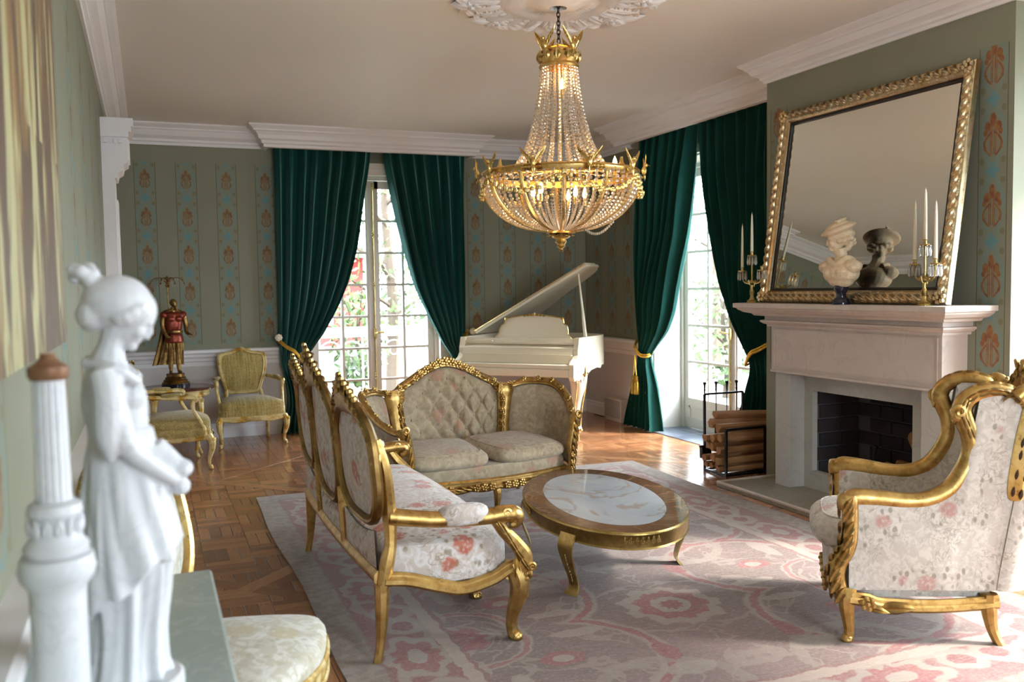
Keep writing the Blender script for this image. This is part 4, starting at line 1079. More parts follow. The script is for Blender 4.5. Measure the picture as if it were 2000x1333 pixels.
# ------------------------------------------------------------------ small fauteuils
def fauteuil(loc, rz, label):
    t = thing('fauteuil_armchair', label, 'armchair', loc, rz, 'olive and gold armchairs by the round table'); G = CREAMG
    def mp(x, z): return V((x, .50+.13*(z-.42)-.10*(x/.26)**2*0+.03*(1-(x/.25)**2), z))
    O = [(-.155, .47), (-.185, .54), (-.225, .66), (-.245, .78), (-.235, .86), (-.20, .885), (-.12, .895), (-.06, .915), (0, .93), (.06, .915), (.12, .895), (.20, .885), (.235, .86), (.245, .78), (.225, .66), (.185, .54), (.155, .47), (.08, .462), (0, .46), (-.08, .462)]
    Oc = [(p.x, p.z) for p in cr([(x, 0, z) for x, z in O], 3, True)]
    C = (0, .68); I = [(x*.84, C[1]+(z-C[1])*.84) for x, z in Oc]
    m = MB(); ring(m, [mp(*p) for p in Oc], [mp(*p) for p in I], .03, (0, 1, 0))
    for s_ in (-1, 1): m.tube([mp(s_*.165, .50), V((s_*.185, .48, .40))], .02, 8)
    for k in range(-2, 3):
        if k: m.leaf(mp(k*.028, .915)+V((0, -.02, 0)), (k, 0, -.25), (0, -1, 0), .08, .035, .02)
    m.rosette(mp(0, .915)+V((0, -.018, 0)), (0, -1, 0), .028); obj('back_frame', m, G, t)
    m = MB(); m.puff([mp(*p)-V((0, .006, 0)) for p in I], (0, -1, 0), .04, p=2); m.puff([mp(*p)+V((0, .006, 0)) for p in I[::-1]], (0, 1, 0), .012, p=2); obj('back_upholstery', m, TWEED, t)
    out = [(p.x, p.y) for p in cr([(-.30, .03, 0), (-.15, -.01, 0), (0, -.025, 0), (.15, -.01, 0), (.30, .03, 0), (.295, .2, 0), (.235, .5, 0), (0, .52, 0), (-.235, .5, 0), (-.295, .2, 0)], 3, True)]
    obj('seat_deck', seat_solid(out, .285, .355, 0), TWEED, t)
    m = MB(); m.add(*(lambda q: (q.v, q.f))(seat_solid([(x*.985, .24+(y-.24)*.985) for x, y in out], .362, .425, .045))); obj('seat_cushion', m, TWEED, t)
    m = MB()
    for side in range(4):
        if side == 0: pts = [(-.31+.62*k/14, -.03+.055*((k-7)/7)**2, .292-.0) for k in range(15)]
        elif side == 1: pts = [(-.31+.07*k/8, .03+.48*k/8, .292) for k in range(9)]
        elif side == 2: pts = [(.31-.07*k/8, .03+.48*k/8, .292) for k in range(9)]
        else: pts = [(-.24+.48*k/6, .51, .292) for k in range(7)]
        rail_along(m, pts, .018, .02, .016 if side < 3 else 0, 2 if side == 0 else 1)
    for k in (-1, 1): m.leaf((k*.04, -.05, .275), (k, 0, .1), (0, -1, 0), .09, .04, .02)
    m.rosette((0, -.05, .275), (0, -1, 0), .026); obj('seat_rail', m, G, t)
    for s_ in (-1, 1):
        m = MB(); cabriole(m, s_*.30, .03, .29, s_*.6, -.65, .03, .014, .03, .022); obj('leg', m, G, t)
        m = MB(); straightleg(m, s_*.225, .49, .29, s_*.2, .9, .022, .014, .06); obj('leg', m, G, t)
        m = MB(); m.tube(cr([(s_*.235, .53, .64), (s_*.27, .44, .635), (s_*.305, .30, .625), (s_*.315, .17, .625), (s_*.315, .13, .61), (s_*.312, .135, .585)], 4), [.018, .018, .02, .024, .022, .014], 8)
        m.tube(cr([(s_*.313, .15, .60), (s_*.31, .155, .53), (s_*.30, .11, .44), (s_*.295, .07, .36), (s_*.297, .06, .29)], 4), [.018, .016, .018, .02, .022], 8)
        a = obj('arm', m, G, t); q = MB(); q.super((s_*.293, .32, .648), (.026, .085, .018), 3, 12, 6); obj('arm_pad', q, TWEED, a)
    return t
fa = fauteuil((.905, 8.90, 0), R(4), 'olive and gold armchair against the dado beside the left curtain')
dup(fa, (.43, 8.22, 0), R(97), 'olive and gold armchair in profile in front of the round table')
# ------------------------------------------------------------------ side chair in the foreground
def sidechair():
    t = thing('gilt_side_chair', 'gilt oval-back side chair in celadon damask, beside the grey marble console', 'chair', (.35, 2.62, 0), R(64)); G = GOLDB
    def mp(x, z): return V((x, .37+.20*(z-.45), z))
    O = sup_outline(0, .80, .295, .27, 2.6, 48, top=.05); I = sup_outline(0, .795, .24, .215, 2.4, 48)
    m = MB(); ring(m, [mp(*p) for p in O], [mp(*p) for p in I], .035, (0, 1, 0)); fr = obj('back_frame', m, G, t)
    for k in range(0, 48): 
        p = O[k]; m2 = None
    c = MB()
    for k in range(60):
        a = 2*pi*k/60; x, z = .288*math.copysign(abs(cos(a))**.8, cos(a)), .80+.262*math.copysign(abs(sin(a))**.8, sin(a)); c.ball(mp(x, z), .013, 6, m=4)
    obj('rope_edge', c, G, fr, kind='stuff')
    m = MB(); m.puff([mp(*p)-V((0, .006, 0)) for p in I], (0, -1, 0), .04, p=2); m.puff([mp(*p)+V((0, .006, 0)) for p in I[::-1]], (0, 1, 0), .012, p=2); obj('back_upholstery', m, F_SIDE, t)
    m = MB()
    for s_ in (-1, 1): m.tube([mp(s_*.14, .58), V((s_*.17, .35, .40))], .018, 8)
    obj('back_support', m, G, t, kind='stuff')
    out = [(p.x, p.y) for p in cr([(-.275, .02, 0), (-.20, -.045, 0), (0, -.085, 0), (.20, -.045, 0), (.275, .02, 0), (.27, .18, 0), (.21, .35, 0), (0, .38, 0), (-.21, .35, 0), (-.27, .18, 0)], 4, True)]
    obj('seat', seat_solid(out, .405, .450, .035), F_SIDE, t)
    m = MB(); n = len(out)
    for z, r_ in ((.398, .012), (.345, .010)): m.tube([(x*1.015, y*1.015, z) for x, y in out], r_, 8, closed=True)
    vs = [(x*1.005, y*1.005, .40) for x, y in out]+[(x*1.005, y*1.005, .345) for x, y in out]; m.add(vs, [(i, (i+1) % n, n+(i+1) % n, n+i) for i in range(n)]); obj('seat_rail', m, CREAMG, t)
    for s_ in (-1, 1):
        m = MB(); m.lathe([(.014, .0), (.018, .01), (.014, .03), (.017, .05), (.026, .27), (.020, .28), (.031, .29), (.031, .31), (.024, .32), (.028, .34), (.030, .40)], 14, Matrix.Translation((s_*.245, .0, 0)), mod=lambda a, z: 1+.06*cos(a*8) if .05 < z < .27 else 1); obj('leg', m, G, t)
        m = MB(); straightleg(m, s_*.19, .32, .40, s_*.1, .9, .022, .014, .06); obj('leg', m, G, t)
sidechair()
# ------------------------------------------------------------------ oval coffee table
def coffee():
    t = thing('oval_coffee_table', 'low oval marble coffee table with brass apron and curved brass strap legs', 'table', (2.235, 4.25, 0), R(77))
    A, B = .735, .415; zt = .365; N_ = 72
    def el(a, b, z): return [(a*cos(2*pi*k/N_), b*sin(2*pi*k/N_), z) for k in range(N_)]
    mar = marble('white_onyx_inlay', srgb(204, 206, 206), srgb(164, 172, 180), srgb(170, 140, 108), 1.3, .05)
    brn = marble('brown_marble_border', srgb(138, 104, 76), srgb(98, 70, 54), srgb(164, 132, 100), 1.8, .05)
    def ringm(a0, b0, a1, b1, zb, zt_):
        m = MB(); n = N_; vs = el(a0, b0, zt_)+el(a1, b1, zt_)+el(a1, b1, zb)+el(a0, b0, zb)
        m.add(vs, [(j*n+i, j*n+(i+1) % n, ((j+1) % 4)*n+(i+1) % n, ((j+1) % 4)*n+i) for j in range(4) for i in range(n)]); return m
    m = MB(); m.add(el(.60, .30, zt)+el(.60, .30, zt-.02), [tuple(range(N_)), tuple(range(2*N_-1, N_-1, -1))]+[(i, N_+i, N_+(i+1) % N_, (i+1) % N_) for i in range(N_)]); m.sm = False; obj('marble_inlay', m, mar, t)
    obj('marble_border', ringm(.603, .303, A-.004, B-.004, zt-.02, zt), brn, t)
    m = MB(); n = N_; L = [(A-.004, zt+.001), (A, zt-.002), (A+.002, zt-.012), (A-.004, zt-.02), (A-.008, zt-.075), (A-.002, zt-.082), (A-.012, zt-.086), (A-.03, zt-.07), (A-.03, zt-.02)]
    vs = []; 
    for a, z in L: vs += el(a, a-(A-B), z)
    m.add(vs, [(j*n+i, (j+1)*n+i, (j+1)*n+(i+1) % n, j*n+(i+1) % n) for j in range(len(L)-1) for i in range(n)]); ap = obj('brass_apron', m, BRASS, t); c = MB()
    for a in (0, 90, 180, 270):
        for q in range(-3, 4):
            b = R(a)+q*.05*(1 if a in (0, 180) else .6)*1.3; p = V(((A-.002)*cos(b), (B-.002)*sin(b), zt-.045)); nn = V((B*cos(b), A*sin(b), 0)).normalized(); c.rosette(p, nn, .014); c.leaf(p+V((0, 0, .012)), (0, 0, 1), nn, .03, .02, .01)
    obj('apron_relief', c, BRASS, ap)
    for (tx, ty) in ((1.968, 3.973), (2.618, 4.019), (1.86, 4.60), (2.50, 4.62)):
        d = Matrix.Rotation(-R(77), 3, 'Z') @ V((tx-2.235, ty-4.25, 0)); nn = V((d.x/A**2, d.y/B**2, 0)).normalized(); s_ = 1/sqrt((d.x/A)**2+(d.y/B)**2); e_ = d*s_*.985; tn = V((-nn.y, nn.x, 0)); foot = V((d.x, d.y, 0))
        if (foot-e_).length > .12: foot = e_+(foot-e_).normalized()*.06
        L = cr([e_+V((0, 0, zt-.05)), e_+nn*.022+V((0, 0, .25)), e_+nn*.008+V((0, 0, .18)), e_-nn*.025+V((0, 0, .09)), e_-nn*.03+V((0, 0, .04)), e_+nn*.0+V((0, 0, .007)), e_+nn*.045+V((0, 0, .006))], 5)
        m = MB(); vs = []; wd = crs([.052, .052, .042, .034, .036, .042, .034], 5)
        for i, p in enumerate(L):
            tg = (L[min(i+1, len(L)-1)]-L[max(i-1, 0)]).normalized(); q = tg.cross(tn).normalized()*.004
            vs += [p+tn*wd[i]+q, p-tn*wd[i]+q, p-tn*wd[i]-q, p+tn*wd[i]-q]
        K = len(L); m.add(vs, [(i*4+j, i*4+(j+1) % 4, (i+1)*4+(j+1) % 4, (i+1)*4+j) for i in range(K-1) for j in range(4)]+[(0, 1, 2, 3), ((K-1)*4+3, (K-1)*4+2, (K-1)*4+1, (K-1)*4)])
        for i in range(9): p = L[8+i]; m.leaf(p+nn*.006, (0, 0, 1), nn, .018, .008, .004)
        obj('leg', m, BRASS, t)
coffee()
# ------------------------------------------------------------------ rug
m = MB(); m.sm = False; NX, NY = 40, 56; x0, x1, y0, y1 = RUG
def rugz(u, v):
    x = x0+(x1-x0)*u; y = y0+(y1-y0)*v; e = .004*mnoise.noise(V((x*2, y*2, 0)))
    return (x+.012*sin(y*3.1)*(1 if u in (0, 1) else 0), y+.01*sin(x*2.7)*(1 if v in (0, 1) else 0), .012+.002*e/.004)
m.grid(rugz, NX, NY); b0 = len(m.v); 
bd = [(i, 0) for i in range(NX)]+[(NX-1, j) for j in range(1, NY)]+[(i, NY-1) for i in range(NX-2, -1, -1)]+[(0, j) for j in range(NY-2, 0, -1)]
for i, j in bd:
    v_ = m.v[i*NY+j]; m.v.append((v_[0], v_[1], .0015))
n = len(bd)
for k in range(n):
    a, b = bd[k], bd[(k+1) % n]; m.f.append((a[0]*NY+a[1], b0+k, b0+(k+1) % n, b[0]*NY+b[1])); m.mi.append(0)
tag(obj('floral_rug', m, RUGM), 'large faded red and taupe floral rug under the seating group', 'rug')
# ------------------------------------------------------------------ console in the foreground left
t = thing('marble_console', 'grey green marble topped console against the left wall', 'console table', (-.08, 1.62, 0))
m = MB(); m.box(-.19, .205, -.85, .735, .775, .80, bev=.006); obj('tabletop', m, CONSOLE, t)
m = MB(); m.box(-.18, .185, -.83, .715, .70, .775, bev=.008); obj('frieze', m, WHITE, t)
for x in (-.15, .15):
    for y in (-.78, .67):
        m = MB(); m.lathe([(.02, 0), (.026, .02), (.018, .05), (.024, .1), (.034, .5), (.026, .58), (.036, .62), (.036, .70)], 14, Matrix.Translation((x, y, 0))); obj('leg', m, GOLDB, t)
# ================================================================== PIANO
def piano():
    t = thing('grand_piano', 'ivory baby grand piano with raised lid and gilt trimmed music desk in the corner', 'piano', (3.335, 8.195, 0), R(-48.3))
    IV = MT('ivory_lacquer', .22, spec=.5, Coat_Weight=.3); IV.col(srgb(236, 226, 200)); IV = IV.m
    wd = .66; CT = 1.00
    case = cr([(wd, .18, 0), (wd, .45, 0), (wd, .74, 0), (.60, .92, 0), (.36, 1.04, 0), (.10, 1.12, 0), (-.14, 1.26, 0), (-.34, 1.33, 0), (-.56, 1.33, 0), (-.645, 1.25, 0), (-wd, 1.05, 0), (-wd, .6, 0), (-wd, .18, 0)], 4)
    # rim
    m = MB(); n = len(case); vs = []
    ins = []
    for i, p in enumerate(case):
        a = case[max(i-1, 0)]; b = case[min(i+1, n-1)]; d = (b-a).normalized(); ins.append(p+V((-d.y, d.x, 0))*.035)
    for L, z in ((case, .69), (case, CT), (ins, CT), (ins, .69)): vs += [(p.x, p.y, z) for p in L]
    m.add(vs, [(j*n+i, j*n+i+1, ((j+1) % 4)*n+i+1, ((j+1) % 4)*n+i) for j in range(4) for i in range(n-1)]); m.sm = True
    m.box(-wd+.03, wd-.03, .16, .20, .80, CT-.01); obj('case_rim', m, IV, t)
    m = MB(); m.add([(p.x, p.y, .90) for p in ins], [tuple(range(n))]); m.sm = False; obj('soundboard', m, flat('plate_gold', srgb(150, 110, 50), .4, .6), t)
    m = MB(); m.add([(p.x*.99, p.y, .70) for p in case], [tuple(range(n))]); m.sm = False; obj('bottom_board', m, IV, t)
    # cheeks with scrolled profile
    for s_ in (-1, 1):
        Pf = [(y, z) for y, z in [(.20, .60), (.10, .585), (.05, .60), (-.01, .59), (-.035, .63), (-.03, .70), (-.035, .75), (.0, .775), (.055, .80), (.085, .84), (.085, .89), (.10, .93), (.12, CT), (.20, CT)]]
        m = MB(); m.sm = False; M3 = Matrix(((0, 0, 1, s_*wd-(.05 if s_ > 0 else 0)), (1, 0, 0, 0), (0, 1, 0, 0), (0, 0, 0, 1))); m.prism(Pf, .05, M3); obj('cheek', m, IV, t)
        # lower apron of the side
        q = [(.18, .72)]+[(y, z) for y, z in [(.18, .60), (.26, .585), (.32, .62), (.42, .66), (.60, .675), (.70, .66), (.74, .70)]]+[(.74, .72)]
        m = MB(); m.sm = False; m.prism(q, .03, Matrix(((0, 0, 1, s_*wd-(.03 if s_ > 0 else 0)), (1, 0, 0, 0), (0, 1, 0, 0), (0, 0, 0, 1)))); sa = obj('side_apron', m, IV, t)
        c = MB(); c.leaf((s_*(wd+.004), .26, .66), (0, .2, 1), (s_, 0, 0), .12, .05, .02); c.leaf((s_*(wd+.004), .23, .635), (0, -1, .2), (s_, 0, 0), .08, .04, .02); c.leaf((s_*(wd+.004), .30, .635), (0, 1, .2), (s_, 0, 0), .08, .04, .02); obj('gilt_spray', c, GOLDB, sa)
    m = MB(); m.sm = False; m.box(-wd+.05, wd-.05, -.02, .17, .70, .748, bev=.008); m.box(-wd+.05, wd-.05, -.03, .0, .625, .70, bev=.006); obj('key_bed', m, IV, t)
    m = MB(); m.sm = False; m.add([(-wd+.05, .05, .75), (wd-.05, .05, .75), (wd-.05, .085, .90), (-wd+.05, .085, .90), (-wd+.05, .16, .93), (wd-.05, .16, .93)], [(0, 1, 2, 3), (3, 2, 5, 4)]); m.box(-wd+.05, wd-.05, .035, .055, .83, .838); obj('fallboard', m, IV, t)
    m = MB(); m.sm = False; m.box(-wd+.05, -.30, .13, .33, CT-.06, CT-.035); m.box(-.30, wd-.05, .12, .30, CT-.065, CT-.045); obj('front_shelf', m, IV, t)
    # lid, hinged on the spine
    ang = R(28.5); Lx = -wd+.0
    def lid(p, dz): x, y = p.x-Lx, p.y; return V((Lx+x*cos(ang)-dz*sin(ang), y, CT+.012+x*sin(ang)+dz*cos(ang)))
    LY = .46; LW = wd+.13; lc = [V((LW, LY, 0)), V((LW, .80, 0))]+[p+V((.10, .02, 0)) for p in case[10:-8]]+[V((-wd, 1.0, 0)), V((-wd, LY, 0))]; k = len(lc)
    m = MB(); m.sm = False; m.add([lid(p, 0) for p in lc]+[lid(p, .024) for p in lc], [tuple(range(k)), tuple(range(2*k-1, k-1, -1))]+[(i, k+i, k+(i+1) % k, (i+1) % k) for i in range(k)]); ld = obj('lid', m, IV, t)
    m = MB(); m.sm = False; fl = [V((Lx, LY+.01, 0)), V((LW-.01, LY+.01, 0)), V((LW-.01, LY+.30, 0)), V((Lx, LY+.30, 0))]; m.add([lid(p, .027) for p in fl]+[lid(p, .046) for p in fl], [(0, 1, 2, 3), (7, 6, 5, 4)]+[(i, 4+i, 4+(i+1) % 4, (i+1) % 4) for i in range(4)]); obj('folded_lid_flap', m, IV, ld)
    m = MB(); m.tube([lid(V((LW, LY, 0)), .035), lid(V((-wd, LY, 0)), .035)], .005, 6); obj('gilt_edge', m, GOLDB, ld)
    m = MB(); a = V((wd-.05, .42, CT-.01)); b = lid(V((LW-.16, LY+.12, 0)), 0); m.tube([a, b], [.015, .008], 8); m.tube([a+V((-.03, .03, -.02)), a.lerp(b, .35)+V((-.02, .02, 0))], .006, 6); obj('prop_stick', m, IV, t)
    # music desk
    O = cr([(-.30, 0, 0), (.30, 0, 0), (.315, 0, .06), (.30, 0, .12), (.27, 0, .14), (.26, 0, .175), (.20, 0, .19), (.10, 0, .205), (0, 0, .215), (-.10, 0, .205), (-.20, 0, .19), (-.26, 0, .175), (-.27, 0, .14), (-.30, 0, .12), (-.315, 0, .06)], 4, True)
    def md(p, e=0): return V((p.x*1.22+.11, .22+p.z*.30+e, CT-.04+p.z*1.25))
    m = MB(); m.sm = False; k = len(O); m.add([md(p) for p in O]+[md(p, .014) for p in O], [tuple(range(k-1, -1, -1)), tuple(range(k, 2*k))]+[(i, (i+1) % k, k+(i+1) % k, k+i) for i in range(k)]); d = obj('music_desk', m, IV, t)
    c = MB(); c.tube([md(p, -.003) for p in O], .0055, 6, closed=True)
    for q in range(-3, 4): c.leaf(md(V((q*.03, 0, .212-.003*abs(q))), -.006), (q if q else .1, 0, .3), (0, -1, .3), .05, .025, .012)
    for s_ in (-1, 1): c.scroll(md(V((s_*.26, 0, .165)), -.006), (s_, 0, .4), (0, -1, 0), .016, .006, hand=s_)
    obj('gilt_edge', c, GOLDB, d)
    # cabriole legs
    for (x, y, dx, dy) in ((.55, .30, .6, -.5), (-.55, .30, -.6, -.5), (-.15, 1.08, 0, .8)):
        m = MB(); P = cr([(x, y, .70), (x+dx*.05, y+dy*.05, .60), (x+dx*.055, y+dy*.055, .50), (x+dx*.0, y+dy*.0, .33), (x-dx*.02, y-dy*.02, .17), (x-dx*.0, y-dy*.0, .09), (x+dx*.05, y+dy*.05, .065)], 5)
        m.tube(P, [.11, .095, .078, .045, .032, .036, .028], 10); m.ball((x+dx*.04, y+dy*.04, .075), (.042, .042, .040), 10)
        lg = obj('leg', m, IV, t); c = MB()
        for s_ in (-1, 1): 
            tn = V((-dy, dx, 0)).normalized()
            c.tube([V(p)+V((dx, dy, 0)).normalized()*(.075-.05*i/len(P))+tn*s_*(.06-.045*i/len(P)) for i, p in enumerate(P[2:-3])], .006, 6)
        c.scroll((x+dx*.09, y+dy*.09, .075), (0, 0, 1), (-dy, dx, 0), .018, .008); c.leaf((x+dx*.14, y+dy*.14, .60), (0, 0, -1), (dx, dy, 0), .16, .09, .04)
        c.cyl((x+dx*.03, y+dy*.03, .0), (x+dx*.03, y+dy*.03, .045), .018, 10); obj('gilt_line', c, GOLDB, lg)
piano()
# ================================================================== FIREPLACE
fp = thing('fireplace_surround', 'pale cast stone fireplace surround with deep moulded mantel shelf', 'fireplace', (CHX, 4.56, 0))
def sweep3(prof, xf, yl, yr):
    """prof list of (proud, z); wraps left return, front, right return"""
    m = MB(); m.sm = False; m.sweep([(0, yl), (-xf, yl), (-xf, yr), (0, yr)], prof, closed=False); return m
# shelf: proud values relative to frieze line
P_ = [(0, 1.19), (.02, 1.19), (.02, 1.205), (.035, 1.21), (.05, 1.225), (.05, 1.235), (.03, 1.24), (.03, 1.265), (.075, 1.27), (.085, 1.285), (.12, 1.295), (.145, 1.315), (.15, 1.325), (.165, 1.33), (.165, 1.36), (.15, 1.362), (-.02, 1.362)]
P_ = [(a*1.2, b) for a, b in P_]
m = MB(); m.sm = False
xf = CHX-4.20
m.sweep([(.0, .755), (-xf, .755), (-xf, -.755), (.0, -.755)], P_); m.box(-xf-.185, -.001, -.935, .935, 1.33, 1.3615)
obj('mantel_shelf', m, STONE, fp)
m = MB(); m.sm = False; m.box(-xf, -.001, -.755, .755, .86, 1.20); m.box(-xf-.012, -xf, -.755, .755, .86, .876)
for a, b, c_, d_ in ((-.72, .72, 1.165, 1.172), (-.72, .72, .895, .902)): m.box(-xf-.006, -xf, a, b, c_, d_)
for a in (-.727, .72): m.box(-xf-.006, -xf, a, a+.007, .895, 1.172)
obj('frieze', m, STONE, fp)
for s_ in (-1, 1):
    m = MB(); m.sm = False; y0_, y1_ = (.585, .745) if s_ > 0 else (-.745, -.585); m.box(-.175, -.001, y0_, y1_, .03, .86, bev=.004); obj('pilaster', m, GREYSTONE, fp)
m = MB(); m.sm = False; 
def fb(a, b, c_, d_): m.box(-.045, -.001, a, b, c_, d_)
fb(.50, .585, .03, .86); fb(-.585, -.40, .03, .86); fb(-.40, .50, .735, .86); fb(-.40, .50, .03, .16); obj('inner_slip', m, GREYSTONE, fp)
m = MB(); m.sm = False; m.box(-.53, -.0, -1.02, .975, 0, .03, bev=.004)
hs = obj('hearth_slab', m, HEARTH, fp); m = MB(); m.tube([(-.001, .965, .032), (-.52, .965, .032), (-.52, -1.01, .032), (-.001, -1.01, .032)], .013, 8); obj('hearth_edge', m, STONE, hs)
# firebox interior of bricks
BRK = MT('sooty_firebrick', .9, spec=.1); _r = BRK.rnd(); BRK.col(BRK.mix(BRK.noise(BRK.pos(), 6, 3), BRK.mix(_r, (.012, .010, .011), (.03, .022, .02)), (.05, .042, .045))); BRK = BRK.m
MORT = flat('pale_mortar', (.075, .075, .085), .9)
fbx = obj('firebox', MB().box(.40, .42, -.42, .52, .10, .78).box(0, .40, .52, .56, .10, .78).box(0, .40, -.46, -.42, .10, .78).box(0, .42, -.46, .56, .06, .12).box(0, .42, -.46, .56, .78, .82), MORT, fp); fbx.data.polygons.foreach_set('use_smooth', [False]*len(fbx.data.polygons))
bm_ = MB(); bm_.sm = False; bm_.box(-.01, .01, -.098, .098, -.046, .046, bev=.004); bme = bm_.mesh('brick'); bme.materials.append(BRK)
for r in range(6):
    for c_ in range(6):
        y = -.42+.10+(c_)*.206+(.103 if r % 2 else 0)-.1
        if y > .44 or y < -.34: continue
        o = obj('brick', bme, parent=fbx, loc=(.395, y, .17+r*.102))
    for c_ in range(2):
        for s_, yy in ((1, .515), (-1, -.415)):
            o = obj('brick', bme, parent=fbx, loc=(.10+.206*c_-(.05 if r % 2 else 0)+.03, yy, .17+r*.102)); o.rotation_euler = (0, 0, pi/2)
# logs and andirons in the firebox
def logmesh(L, r, seed, split=True):
    rr = random.Random(seed); m = MB(); n = 9; K = 7; vs = []
    pf = [(1+rr.uniform(-.24, .12)) for _ in range(n)]; fl = rr.random()*6.28
    for j in range(K):
        q = j/(K-1)
        for k in range(n):
            a = 2*pi*k/n; s_ = pf[k]*(1+.05*sin(q*5+k)+rr.uniform(-.03, .03)); x, y = cos(a)*s_, sin(a)*s_
            if split and y < -.25: y = -.25+(y+.25)*.15
            if split and x > .45: x = .45+(x-.45)*.2
            vs.append((L*(q-.5)+rr.uniform(-.004, .004), x*r, y*r))
    fs = [(j*n+k, j*n+(k+1) % n, (j+1)*n+(k+1) % n, (j+1)*n+k) for j in range(K-1) for k in range(n)]+[tuple(range(n-1, -1, -1)), tuple(range((K-1)*n, K*n))]
    m.add(vs, fs); m.sm = False; return m
FBLOG = [((4.60, 4.34, .375), 60, 30, .36, 'pale split log leaning in the firebox, the nearer of the two upright ends'), ((4.68, 4.44, .24), 75, 0, .42, 'split log lying low across the firebox grate'), ((4.535, 4.42, .24), 80, 2, .38, 'short split log propped on the firebox floor beside the others')]
for i, (lc, rz, ry, L, lb) in enumerate(FBLOG):
    o = obj('split_log', logmesh(L, .045, 50+i), LOGM); o.location = lc; o.rotation_euler = (R(20*i), R(-ry), R(rz)); tag(o, lb, 'log')
t = thing('fire_grate', 'black iron grate holding the split logs inside the fireplace', 'grate', (4.62, 4.45, .12)); m = MB()
for k in range(6): m.cyl((-.12, -.2+.07*k, .07), (.12, -.2+.07*k, .07), .008, 6)
for x in (-.11, .11): m.cyl((x, -.22, .065), (x, .19, .065), .009, 6); m.cyl((x, -.2, 0), (x, -.2, .07), .009, 6); m.cyl((x, .17, 0), (x, .17, .07), .009, 6)
obj('bars', m, BLACK, t); m = MB(); m.tube([(-.13, .17, 0), (-.13, .17, .20), (-.13, .15, .26)], .011, 8); m.ball((-.13, .15, .27), .02); obj('andiron_post', m, BLACK, t)
# ================================================================== LOG RACK WITH TOOLS
t = thing('log_rack', 'black iron log rack and fire tool frame beside the fireplace', 'log rack', (4.12, 5.76, 0))
def bar(m, a, b, r=.009): m.tube([a, b], r*1.3, 4)
m = MB(); m.sm = False
for a, b in (((0, .29, 0), (0, .29, .62)), ((.37, .29, 0), (.37, .29, .62)), ((0, .29, .62), (.37, .29, .62))): bar(m, a, b)
obj('tall_frame', m, BLACK, t); m = MB(); m.sm = False
for a, b in (((0, 0, 0), (0, 0, .37)), ((.37, 0, 0), (.37, 0, .37)), ((0, 0, .37), (.37, 0, .37))): bar(m, a, b, .010)
obj('low_frame', m, BLACK, t); m = MB(); m.sm = False
for a, b in (((0, 0, .012), (0, .29, .012)), ((.37, 0, .012), (.37, .29, .012)), ((0, 0, .012), (.37, 0, .012)), ((0, .29, .012), (.37, .29, .012)), ((0, .145, .014), (.37, .145, .014)), ((-.05, .29, .20), (.05, .29, .20))): bar(m, a, b)
obj('base_frame', m, BLACK, t)
for k, (nm, x, lb) in enumerate((('fire_shovel', .02, 'black iron fire shovel hanging leftmost on the tool frame'), ('fire_brush', .13, 'black fire brush with a thick bristle head hanging on the tool frame'), ('fire_poker', .235, 'thin black poker hanging on the tool frame next to the brush'), ('fire_tongs', .33, 'black fire tongs hanging at the window end of the tool frame'))):
    q = thing(nm, lb, 'fire tool', (4.12+x, 6.05+.028, 0), 0)
    m = MB(); m.lathe([(.006, .62), (.006, .64), (.010, .645), (.007, .66), (.009, .69), (.016, .705), (.010, .715)], 8); m.cyl((0, 0, .20 if nm != 'fire_brush' else .40), (0, 0, .63), .0045, 6); obj('handle', m, BLACK, q)
    m = MB()
    if nm == 'fire_shovel': m.sm = False; m.box(-.045, .045, -.006, .006, .10, .20); m.box(-.045, -.035, -.03, .006, .10, .20); m.box(.035, .045, -.03, .006, .10, .20)
    elif nm == 'fire_brush': m.lathe([(.022, .40), (.012, .405), (.012, .38), (.014, .20), (.018, .14)], 10)
    elif nm == 'fire_poker': m.tube([(0, 0, .20), (0, 0, .12), (.012, 0, .10)], [.0045, .005, .002], 6)
    else: m.tube([(0, 0, .30), (.015, 0, .24), (.01, 0, .12)], .004, 6); m.tube([(0, 0, .30), (-.015, 0, .24), (-.01, 0, .12)], .004, 6)
    obj('head', m, BLACK, q)
rows = [(.052, 4), (.122, 3), (.202, 3), (.282, 3), (.372, 2), (.460, 1)]; li = 0; rnk = ['bottom', 'second', 'third', 'fourth', 'fifth', 'topmost']
for ri, (z, nlog) in enumerate(rows):
    for k in range(nlog):
        y = 5.785+.245*(k+.5)/nlog; r_ = {4: .030, 3: .039, 2: .048, 1: .042}[nlog]
        o = obj('firewood_log', logmesh(.52, r_*1.06, 100+li, True), LOGM); o.location = (4.36+random.uniform(-.02, .02), y if nlog > 1 else 5.86, z+.006); o.rotation_euler = (R(random.choice((0, 180, 90, 200, 20))), R(random.uniform(-.4, .4) if ri < 5 else 3), R(random.uniform(-2, 2)))
        pos_ = ('nearest the hearth' if k == 0 else 'against the tool frame' if k == nlog-1 else 'second from the hearth side' if k == 1 else 'third from the hearth side')
        tag(o, 'split firewood log in the rack, %s row, %s' % (rnk[ri], pos_) if nlog > 1 else 'split firewood log lying topmost across the pile in the rack', 'log', 'firewood in the rack'); li += 1
